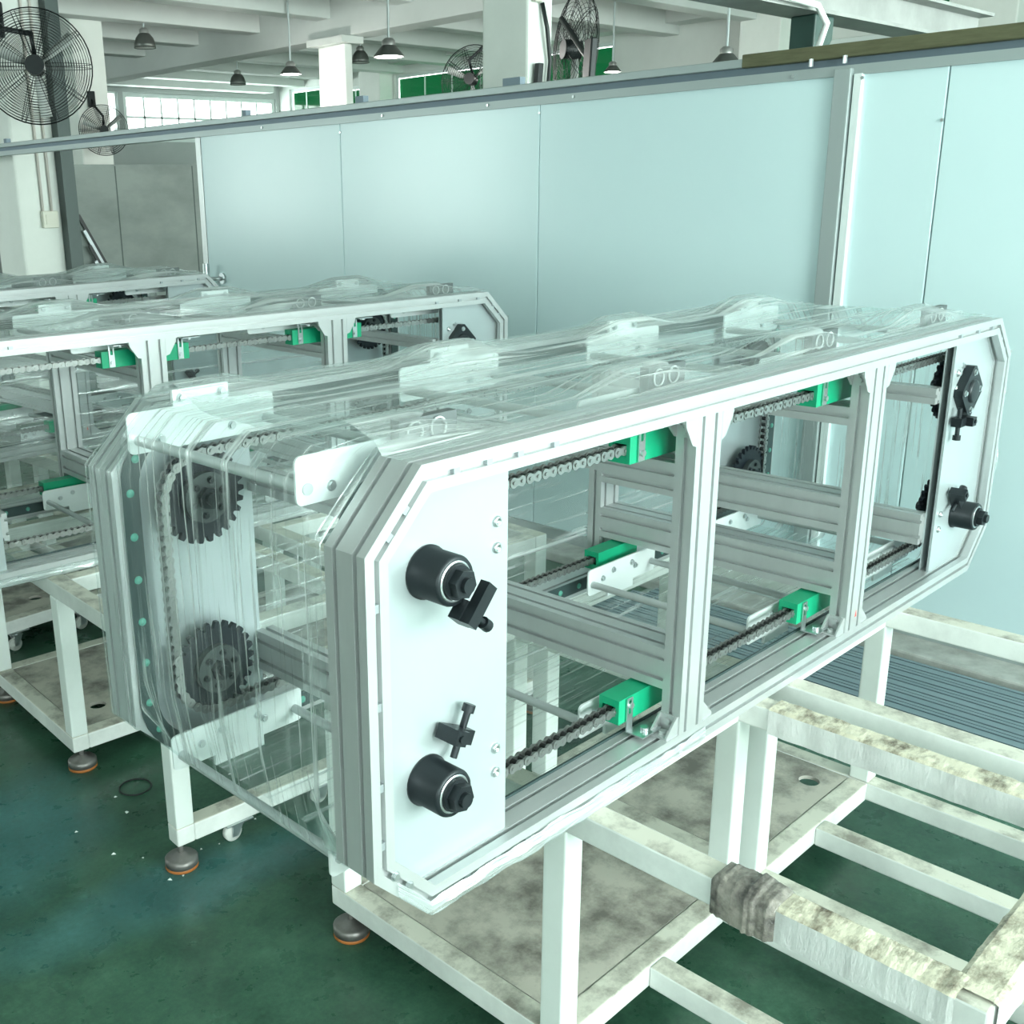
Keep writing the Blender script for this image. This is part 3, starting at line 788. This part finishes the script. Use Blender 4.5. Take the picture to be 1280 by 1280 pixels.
        if top:
            rb = put(RBOX, 'roller_bracket', root, (x0 + 0.165, 0.118, 0.662)); put(RRING, 'roller_ring', rb)
    return root

CHM = chain_merged()
POSES = [((0, 0, ZO), 0.0), ((-0.007, 1.863, ZO - 0.019), math.radians(-3.498)), ((-0.198, 3.161, ZO), math.radians(3.2))]
m1 = conveyor(*POSES[0], 'film-wrapped chain conveyor beside the aluminium bars lying on the floor')
m2 = conveyor(*POSES[1], 'film-wrapped chain conveyor standing between the two others')
m3 = conveyor(*POSES[2], 'film-wrapped chain conveyor nearest the open doorway and dark board', links=False)

# ------------------------------------------------------------------ stretch film on each conveyor
def sheet(parent, name, fn, nu, nv, su, sv, m='film', seed=0, smooth=True):
    """fn(s, t) -> point for s, t in 0..1; U (along streaks) spans su metres, V spans sv metres"""
    vs = [fn(i / nu, j / nv) for j in range(nv + 1) for i in range(nu + 1)]
    fs = [(j * (nu + 1) + i, j * (nu + 1) + i + 1, (j + 1) * (nu + 1) + i + 1, (j + 1) * (nu + 1) + i) for j in range(nv) for i in range(nu)]
    me = bpy.data.meshes.new(name); me.from_pydata([tuple(v) for v in vs], [], fs); me.materials.append(M[m])
    uv = me.uv_layers.new(name='UVMap')
    for p in me.polygons:
        p.use_smooth = smooth
        for li in p.loop_indices:
            vi = me.loops[li].vertex_index; i, j = vi % (nu + 1), vi // (nu + 1)
            uv.data[li].uv = (i / nu * su + seed * 3.7, j / nv * sv + seed * 1.9)
    o = bpy.data.objects.new(name, me); C.objects.link(o); o.parent = parent
    return o
def nzv(x, y, z=0.0): return noise.noise(Vector((x, y, z)))
def polyline(pts):
    ls = [math.dist(a, b) for a, b in zip(pts[:-1], pts[1:])]; tot = sum(ls)
    def at(s):
        d = s * tot
        for (a, b), l in zip(zip(pts[:-1], pts[1:]), ls):
            if d <= l + 1e-9: return (a[0] + (b[0] - a[0]) * d / l, a[1] + (b[1] - a[1]) * d / l)
            d -= l
        return pts[-1]
    return at, tot
def film(root, seed):
    def carbump(x):
        b = 0.0
        for x0 in CAR_TOP:
            d = abs(x - (x0 + 0.145)); b = max(b, max(0, 1 - max(0, d - 0.06) / 0.13))
        return b
    def ftop(s, t):
        x = 0.09 + (LEN - 0.17) * s; y = 0.028 + (W + 0.006 - 0.028) * t
        side = math.exp(-((t - 0.16) / 0.10) ** 2) * 0.9 + math.exp(-((t - 0.80) / 0.10) ** 2)
        z = H + 0.004 + 0.034 * carbump(x) * min(1, side) + 0.012 * (side > 0.2) * side * 0.6 + 0.004 * nzv(x * 2, y * 34, seed)
        if t < 0.06 or t > 0.96: z = H + 0.004 + 0.002 * nzv(x * 3, y * 30, seed)
        return (x, y, z)
    sheet(root, 'top_film', ftop, 110, 60, LEN, W, 'film', seed)
    # left end: follows the octagon near the front, pulled out over the carrier corners further in
    pa, la = polyline([(0.20, H + 0.006), (CH, H + 0.006), (-0.004, H - CH + 0.002), (-0.004, CH), (CH - 0.004, 0.0015), (0.2, 0.0015)])
    pb, lb = polyline([(0.20, H + 0.018), (0.03, H + 0.016), (-0.012, H - 0.02), (-0.014, H - 0.13), (-0.010, CH + 0.12), (0.010, CH - 0.01), (0.040, 0.056)])
    def fend(s, t):
        y = 0.081 + (W + 0.005 - 0.081) * t
        k = min(1, max(0, (y - 0.085) / 0.05)) * min(1, max(0, (W - 0.10 - y) / 0.05))
        a = pa(s); b = pb(s); r = 0.0022 * nzv(s * 3, y * 44, seed + 5)
        x = a[0] + (b[0] - a[0]) * k - r; z = a[1] + (b[1] - a[1]) * k
        return (x, y, z)
    sheet(root, 'end_film', fend, 70, 60, la, W, 'film_end', seed + 1)
    pr_, lr = polyline([(LEN - 0.2, H + 0.006), (LEN - CH, H + 0.006), (LEN + 0.004, H - CH), (LEN + 0.004, CH), (LEN - CH + 0.004, 0.0015), (LEN - 0.2, 0.0015)])
    def fright(s, t):
        y = 0.05 + (W + 0.005 - 0.05) * t; a = pr_(s); r = 0.005 * nzv(s * 3, y * 30, seed + 9)
        return (a[0] + abs(r), y, a[1])
    sheet(root, 'end_film', fright, 60, 40, lr, W, 'film_end', seed + 2)
    def fback(s, t):
        x = 0.02 + (LEN - 0.04) * s; z = 0.01 + (H - 0.02) * t
        lim = max(0, CH - min(x, LEN - x)); z = lim + (H - 2 * lim) * t
        return (x, W + 0.005 + 0.003 * nzv(x * 2, z * 40, seed + 3), z)
    sheet(root, 'back_film', fback, 90, 50, LEN, H, 'film_light', seed + 3)
    def fbot(s, t):
        x = 0.12 + (LEN - 0.24) * s; y = 0.082 + (W - 0.164) * t
        return (x, y, 0.0045 + 0.003 * nzv(x * 3, y * 30, seed + 4))
    sheet(root, 'bottom_film', fbot, 70, 30, LEN, W, 'film_light', seed + 4)
    # loose edge bunched along the lower front corner
    def fedge(s, t):
        x = 0.04 + 0.80 * s; env = math.sin(PI * min(1, s * 1.02)) ** 0.5
        z = max(0.0008, 0.026 - 0.030 * t + 0.006 * nzv(x * 14, t * 4, seed)); y = -0.004 - 0.010 * env * math.sin(PI * t) - 0.005 * abs(nzv(x * 24, t * 6, seed + 8))
        if x < CH: z += (CH - x)
        return (x, y, z)
    sheet(root, 'edge_film', fedge, 90, 8, 0.8, 0.06, 'film', seed + 6)
    # loose fringe at the right end, sticking out past the frame
    def ffr(s, t):
        z = 0.14 + (H - 0.24) * s; o = 0.012 + 0.028 * t * (0.35 + abs(nzv(z * 7, seed, 2)) * 1.6)
        return (LEN + o * 0.8 - 0.012, -0.003 + 0.03 * nzv(z * 9, t, seed) * t + 0.01, z + 0.015 * nzv(z * 30, t * 2, seed))
    sheet(root, 'fringe_film', ffr, 50, 6, H, 0.05, 'film', seed + 7)
    return root
for i, cv in enumerate((m1, m2, m3)): film(cv, i * 11 + 1)

# ------------------------------------------------------------------ tables the conveyors stand on
def foot_meshes():
    a = MB().cyl((0, 0, 0.020), (0, 0, 0.10), 0.007, 10).cyl((0, 0, 0.030), (0, 0, 0.044), 0.013, 6).mesh('foot_stud', 'foot_steel')
    b = MB().lathe([(0, 0.042), (0.013, 0.042), (0.016, 0.035), (0.037, 0.031), (0.042, 0.026), (0.042, 0.010), (0.038, 0.009)], (0, 0, 0), 28).mesh('foot_disc', 'foot_steel')
    c = MB().lathe([(0.039, 0.011), (0.042, 0.009), (0.042, 0.002), (0.039, 0.0), (0, 0.0)], (0, 0, 0), 28).mesh('foot_rubber', 'rubber')
    return a, b, c
FST, FDI, FRU = foot_meshes()
def caster_meshes():
    w = MB().lathe([(0.0, -0.011), (0.010, -0.011), (0.012, -0.008), (0.022, -0.009), (0.026, -0.006), (0.026, 0.006), (0.022, 0.009), (0.012, 0.008), (0.010, 0.011), (0.0, 0.011)], (0, 0, 0.026), 24, (0, 1, 0)).mesh('caster_wheel', 'caster_white')
    f = MB()
    for y in (-0.016, 0.013):
        f.prism([(-0.008, 0.022), (0.010, 0.022), (0.026, 0.062), (-0.006, 0.062)], lambda a, b: (a, y, b), lambda a, b: (a, y + 0.003, b))
    f.box(-0.008, 0.028, -0.016, 0.016, 0.060, 0.065).cyl((0.012, 0, 0.065), (0.012, 0, 0.076), 0.016, 16).box(-0.03, 0.05, -0.03, 0.03, 0.076, 0.080)
    return w, f.mesh('caster_fork', 'steel')
CWH, CFK = caster_meshes()
TW, TT = 0.62, 0.05
def table(loc, rz, label, y_far=0.69, y_mid=0.034, y_near=-0.637, x0=0.47, deck_far=True, zt=-0.0006, floor_z=-0.62, grime=False, ext_base=True, holes=()):
    """root at the conveyor's frame origin; tubes 50 mm; deck on the lower frame between two leg rows"""
    root = empty('steel_table', loc, rz); tag(root, label, 'table', 'white steel tables')
    x1 = x0 + TW; zl = -0.488 + zt; t = TT
    def tb(n, *b, m='paint'): return MB().box(*b).build(n, m, root, bevel=0.004)
    tb('top_tube', x0, x0 + t, y_near, y_far, zt - t, zt); tb('top_tube', x1 - t, x1, y_near, y_far, zt - t, zt)
    for y in (y_far - t, y_mid, y_near):
        tb('top_crossbar', x0 + t, x1 - t, y, y + t, zt - t, zt - 0.0005)
        for x in (x0, x1 - t): tb('leg', x, x + t, y, y + t, zl, zt - t, m='paint_clean')
        tb('base_crossbar', x0 + t, x1 - t, y, y + t, zl - t, zl - 0.0005)
    for x in (x0, x1 - t):
        if ext_base: tb('base_tube', x, x + t, y_near, y_far, zl - t, zl)
        else:
            tb('base_tube', x, x + t, y_mid, y_far, zl - t, zl); tb('base_stub', x, x + t, y_near, y_near + t, zl - t, zl)
    xm = (x0 + x1) / 2 - t / 2
    ya, yb = (y_mid + t, y_far - t) if deck_far else (y_near + t, y_mid)
    yc, yd = (y_near + t, y_mid) if deck_far else (y_mid + t, y_far - t)
    if ext_base: tb('base_rib', xm, xm + t, yc, yd, zl - t, zl - 0.001)
    g = 0.002; fl = lambda a, b, h: (a, b, h)
    hl = [circle(hx, hy_, 0.026) for hx, hy_ in holes]
    MB().holed([(x0 + t + g, ya + g), (x1 - t - g, ya + g), (x1 - t - g, yb - g), (x0 + t + g, yb - g)], hl, zl - 0.012, zl - 0.002, fl).build('deck_plate', 'deck', root)
    zf = floor_z; gap = zl - t - zf
    for x in (x0 + 0.03, x1 - 0.03):
        for y in (y_far - 0.03, y_mid + 0.02, y_near + (0.03 if ext_base else 0.012)):
            if x > x0 + 0.1 and y == y_mid + 0.02: continue
            xx = x0 + 0.012 if (not ext_base and x < x0 + 0.1 and y < y_mid) else x
            o = put(FDI, 'foot_disc', root, (xx, y, zf)); put(FRU, 'foot_rubber', o)
            s = put(FST, 'foot_stud', o); s.scale = (1, 1, gap / 0.10)
    for x, y in ((x0 + 0.17, y_near + 0.025), (x1 - 0.17, y_near + 0.025), (x0 + 0.17, y_far - 0.025), (x1 - 0.17, y_far - 0.025)):
        f = put(CFK, 'caster_fork', root, (x, y, zf)); f.scale = (1, 1, gap / 0.080); put(CWH, 'caster_wheel', f).scale = (1, 1, 0.080 / gap)
    if grime:
        # dirty film wound round the outer tubes
        def wrap(xa, xb, ya_, yb_, seedv, nm, along):
            mb = MB(); n = 34; o = 0.004; vs = []; fs = []
            for i in range(n + 1):
                q = i / n
                if along == 'y':
                    y = ya_ + (yb_ - ya_) * q; r = o + 0.004 * abs(nzv(y * 40, seedv)) + (0.008 * math.sin(PI * q) ** 0.5 + 0.008 * abs(nzv(y * 90, 5))) * (nm == 'dark')
                    vs += [(xa - r, y, zt - t - r * .3), (xa - r, y, zt + r * .2), (xa + 0.003, y, zt + r), (xb - 0.003, y, zt + r * (1 + 0.5 * nzv(y * 60, 3))), (xb + r, y, zt), (xb + r, y, zt - t)]
                else:
                    x = xa + (xb - xa) * q; r = o + 0.004 * abs(nzv(x * 40, seedv))
                    vs += [(x, ya_ - r, zt - t - r * .3), (x, ya_ - r, zt + r * .2), (x, ya_ + 0.003, zt + r), (x, yb_ - 0.003, zt + r), (x, yb_ + r, zt), (x, yb_ + r, zt - t)]
            for i in range(n):
                for k in range(5): fs.append((i * 6 + k, i * 6 + k + 1, i * 6 + 7 + k, i * 6 + 6 + k))
            mb.add(vs, fs, nm == 'dark'); return mb.build('film_wrapping', 'grime_dark' if nm == 'dark' else 'grime_film', root, recalc=False)
        wrap(x0, x0 + t, y_near + 0.04, -0.33, 3, 'y', 'y'); wrap(x0, x0 + t, -0.35, -0.245, 4, 'dark', 'y')
        wrap(x0 + 0.02, x1 - 0.05, y_near, y_near + t, 7, 'x', 'x')
        wrap(x1 - t, x1, y_near, -0.03, 12, 'y2', 'y')
    return root
table((0, 0, ZO), 0, 'white steel table with dirty film wound on its bare end, under hub end', grime=True, holes=[(0.97, 0.55)])
table((0, 0, ZO), 0, 'white steel table standing right beside the aluminium bars on floor', x0=1.17, holes=[(1.65, 0.148)])
table((-0.007, 1.863, ZO - 0.019), math.radians(-3.498), 'white steel table under the hub end of the middle conveyor', y_far=0.60, y_mid=-0.058, y_near=-0.69, x0=0.40, floor_z=-0.601, ext_base=False, holes=[(0.553, 0.103)])
table((-0.007, 1.863, ZO - 0.019), math.radians(-3.498), 'white steel table under the flange bearing end of the middle conveyor', y_far=0.60, y_mid=-0.058, y_near=-0.69, x0=1.12, floor_z=-0.601, ext_base=False)
table((-0.198, 3.161, ZO), math.radians(3.2), 'white steel table under the hub end of the conveyor nearest the doorway', y_far=0.95, y_mid=0.27, y_near=-0.45, x0=0.66, deck_far=False, holes=[(1.0, -0.29)])
table((-0.198, 3.161, ZO), math.radians(3.2), 'white steel table under the far right end of the doorway conveyor', y_far=0.95, y_mid=0.27, y_near=-0.45, x0=1.36, deck_far=False)

# ------------------------------------------------------------------ aluminium bars on the floor by the partition
sx = 2.12; names = ['widest', 'second', 'third']
ORD = ['first', 'second', 'third', 'fourth', 'fifth', 'sixth', 'seventh', 'eighth']
for k in range(8):
    o = bar('y', (-1.9 + 0.05 * (k % 3), 1.55 - 0.06 * (k % 4)), (sx, sx + 0.08), (0.0, 0.04)).build('aluminium_bar', 'stock')
    tag(o, '%s grey slotted aluminium bar on the floor, counted from the kerb' % ORD[7 - k], 'bar', 'aluminium bars on the floor'); sx += 0.0845

# bars leaning in the doorway corner
for k in range(4):
    zt_ = 1.47 - 0.16 * k; x = 4.78 + 0.035 * k; hl = zt_ / 2 * 1.126
    o = MB().obox((x + zt_ * 0.259, 9.97 - 0.028 * k, zt_ / 2 + 0.012), ((0.46, 0, -0.888), (0, 1, 0), (0.888, 0, 0.46)), (hl, 0.010, 0.018)).build('leaning_bar', 'alu_dark' if k % 2 else 'black_plain')
    tag(o, ('dark steel bar' if k % 2 == 0 else 'bright metal bar') + (' with the highest tip, leaning on the dark board' if k == 0 else ' leaning beside the highest one on the dark board' if k == 1 else ' leaning third along the dark board' if k == 2 else ' leaning lowest on the dark board'), 'bar', 'bars leaning on the board')

# ------------------------------------------------------------------ fans
def fan(loc, normal, r, label, nr=18, mount=None):
    """wall fan; axis along normal (towards the viewer)"""
    root = empty('industrial_fan', loc); tag(root, label, 'fan', 'black industrial fans')
    nrm = Vector(normal).normalized(); u = nrm.cross(Vector((0, 0, 1))).normalized(); v = u.cross(nrm)
    P = lambda a, b, h: tuple(u * a + v * b + nrm * h)
    g = MB(); wr = max(0.0022, r * 0.0045)
    def dome(q): return r * 0.20 * (1 - q * q) ** 0.5
    for side in (1, -1):
        for k in range(1, nr + 1):
            q = k / nr; n = 40
            if q < 0.2: continue
            g.tube([P(r * q * math.cos(2 * PI * i / n), r * q * math.sin(2 * PI * i / n), side * dome(q)) for i in range(n)], wr if k < nr else wr * 2.4, 4, True)
    gd = g.build('guard_rings', 'fan_black', root)
    g2 = MB()
    for side in (1, -1):
        for i in range(10):
            a = 2 * PI * i / 10
            for da in (-0.035, 0.035):
                g2.tube([P(r * q * math.cos(a + da / max(q, .3)), r * q * math.sin(a + da / max(q, .3)), side * (dome(q) + wr)) for q in (0.18, 0.4, 0.6, 0.8, 0.93, 1.0)], wr * 1.15, 4)
    g2.build('guard_spokes', 'fan_black', root)
    for i in range(3):
        a0 = 2 * PI * i / 3 + 0.4; b = MB(); vs = []
        for q in (0.16, 0.35, 0.55, 0.75, 0.88):
            for s in (-0.5, 0.5):
                wdt = 0.28 * (0.6 + 0.5 * q); vs.append(P(r * q * math.cos(a0 + s * wdt / max(q, .3) * .7), r * q * math.sin(a0 + s * wdt / max(q, .3) * .7), s * 0.09 * r))
        b.add(vs, [(2 * j, 2 * j + 1, 2 * j + 3, 2 * j + 2) for j in range(4)], True)
        o = b.build('blade', 'fan_blade', root); sm = o.modifiers.new('solid', 'SOLIDIFY'); sm.thickness = 0.003
    MB().cyl(P(0, 0, -r * 0.10), P(0, 0, r * 0.24), r * 0.17, 24).build('motor', 'fan_black', root, bevel=r * 0.02)
    if mount:
        mt = Vector(mount) - Vector(loc)
        MB().tube([P(0, r * .15, -0.02), P(0, r * .5, r * 0.30), tuple(mt * 0.8 + Vector((0, 0, 0.0))), tuple(mt)], r * 0.05, 8).build('mount_arm', 'fan_black', root)
        MB().obox(tuple(mt), (nrm, u, v), (r * 0.06, r * 0.16, r * 0.32)).build('mount_bracket', 'fan_black', root, bevel=0.01)
    return root
fan((3.157, 7.25, 2.608), (-0.5, -0.86, 0.05), 0.415, 'large black cage fan mounted on the white column with conduits', 22, mount=(3.20, 7.96, 3.02))
fan((6.18, 11.8, 2.46), (-0.4, -0.9, 0.1), 0.30, 'small black cage fan in front of the long bright window', 14, mount=(6.25, 12.17, 2.85))
fan((8.4, 7.635, 2.80), (-0.9, -0.35, 0.1), 0.36, 'black cage fan facing sideways, half hidden by the white column', 14, mount=(8.80, 7.5, 3.42))
fan((6.3, 4.60, 2.66), (-0.85, 0.50, 0.05), 0.42, 'black cage fan hung by the cabled face of the white column', 14, mount=(5.7, 4.0, 2.5))
# switch boxes, cable and plug on the middle column
tag(MB().box(5.02, 5.10, 3.93, 3.972, 2.80, 2.98).build('switch_box', 'plastic_cream', bevel=0.006), 'cream switch box on the white column above the partition', 'switch box')
tag(MB().tube([(5.11, 3.95, 2.80), (5.14, 3.93, 2.65), (5.19, 3.94, 2.45), (5.17, 3.94, 2.28), (5.14, 3.93, 2.22), (5.115, 3.93, 2.255)], 0.014, 8).build('power_cable', 'black_plain'), 'black cable hanging from the cream switch box', 'cable')
tag(MB().obox((5.06, 3.93, 2.36), ((1, 0, 0), (0, 1, 0), (0.1, 0, 1)), (0.025, 0.02, 0.07)).build('cable_plug', 'black_plain', bevel=0.006), 'black plug head at the end of the hanging cable', 'plug')
tag(MB().box(8.70, 8.73, 10.2, 10.27, 2.62, 2.72).build('wall_socket', 'plastic_cream', bevel=0.004), 'small cream socket on the far white column', 'socket')

# ------------------------------------------------------------------ pendant lamps
def lamp(loc, d, label, lit=False, bell=True):
    root = empty('pendant_lamp', loc); tag(root, label, 'lamp', 'pendant lamps')
    r = d / 2; z = loc[2]
    if bell: prof = [(r, 0), (r * 0.96, r * 0.35), (r * 0.80, r * 0.85), (r * 0.52, r * 1.2), (r * 0.36, r * 1.3)]
    else: prof = [(r, 0), (r * 0.97, r * 0.08), (r * 0.50, r * 0.62), (r * 0.40, r * 0.70)]
    s = MB().lathe(prof, (0, 0, 0), 28).build('shade', 'lamp_shade', root); sm = s.modifiers.new('solid', 'SOLIDIFY'); sm.thickness = 0.004
    h = prof[-1][1]
    MB().lathe([(r * 0.42, h - 0.01), (r * 0.44, h + r * 0.25), (r * 0.25, h + r * 0.42), (0.0, h + r * 0.45)], (0, 0, 0), 20).build('gear_housing', 'lamp_cap', root)
    MB().lathe([(r * 0.93, 0.006), (0, 0.006)], (0, 0, 0), 28).build('diffuser', 'lamp_white' if lit else 'lamp_off', root)
    if lit:
        pl = bpy.data.lights.new('lamp_light', 'POINT'); pl.energy = 30; pl.shadow_soft_size = r * 0.8; pl.color = (1, 0.98, 0.93)
        po = bpy.data.objects.new('lamp_light', pl); C.objects.link(po); po.parent = root; po.location = (0, 0, -0.06)
        MB().lathe([(r * 0.99, 0.004), (r * 0.93, -0.003), (r * 0.9, 0.004)], (0, 0, 0), 28).build('rim', 'lamp_cap', root)
    MB().cyl((0, 0, h + r * 0.4), (0, 0, CEIL - z), 0.012, 8).build('rod', 'rail', root)
    return root
lamp((7.0, 12.03, 3.48), 0.28, 'unlit dark bell lamp hanging over the small cage fan')
lamp((10.0, 14.26, 3.36), 0.26, 'unlit bell lamp hanging before the long bright window')
lamp((8.0, 10.32, 3.07), 0.27, 'lit pendant lamp beside the bright window and far column', True, False)
lamp((7.0, 7.457, 2.93), 0.31, 'lit pendant lamp in front of the green windows', True, False)
lamp((11.0, 12.4, 3.57), 0.28, 'unlit bell lamp half hidden behind the far column')
lamp((8.0, 4.31, 2.62), 0.26, 'lit pendant lamp just above the partition near the crane bracket', True, False)
lamp((11.0, 7.67, 3.02), 0.22, 'small lit lamp peeping over the partition beside the column fan', True, False)

# ------------------------------------------------------------------ crane beam, bracket and cable above the partition
cb = empty('crane_beam', (2.4, 1.2, 2.24)); tag(cb, 'grey steel I beam crossing above the partition', 'beam')
MB().box(-0.6, 2.6, -0.075, 0.075, 0.0, 0.014).build('flange', 'crane_grey', cb); MB().box(-0.6, 2.6, -0.075, 0.075, 0.126, 0.14).build('flange', 'crane_grey', cb)
MB().box(-0.6, 2.6, -0.006, 0.006, 0.014, 0.126).build('web', 'crane_grey', cb)
br = MB().prism([(-0.09, 0), (0.06, 0), (0.06, -0.08), (-0.04, -0.19), (-0.09, -0.19)], lambda a, b: (a, -0.05, b), lambda a, b: (a, 0.05, b)).build('crane_bracket', 'crane_green', loc=(3.40, 1.2, 2.24), bevel=0.006)
tag(br, 'dark green steel bracket under the grey I beam', 'bracket')
tag(MB().tube([(2.0, 1.10, 2.262), (2.9, 1.09, 2.262), (3.2, 1.09, 2.25), (3.30, 1.10, 2.20), (3.28, 1.12, 2.10)], 0.012, 8).build('white_cable', 'cable_white'), 'white cable running along the grey I beam', 'cable')

# ------------------------------------------------------------------ small litter on the floor
rg = tag(MB().tube([(0.045 * math.cos(2 * PI * i / 28), 0.045 * math.sin(2 * PI * i / 28), 0.003) for i in range(28)], 0.0025, 6, True).build('rubber_ring', 'black_plain', loc=(0.47, 1.58, 0)), 'thin black ring lying on the green floor', 'ring')
random.seed(4)
cm = MB().add([(0, 0, 0), (0.012, 0.002, 0), (0.006, 0.010, 0), (0.005, 0.004, 0.004)], [(0, 2, 1), (0, 1, 3), (1, 2, 3), (2, 0, 3)]).mesh('scrap', 'debris')
for k in range(16):
    o = bpy.data.objects.new('scrap', cm); C.objects.link(o)
    o.location = (random.uniform(0.22, 0.75), random.uniform(1.05, 1.75), 0.0005); o.rotation_euler = (0, 0, random.uniform(0, 6)); s = random.uniform(0.5, 1.2); o.scale = (s, s, s)
    tag(o, 'tiny white plastic scrap on the green floor', 'scrap', 'plastic scraps on the floor')
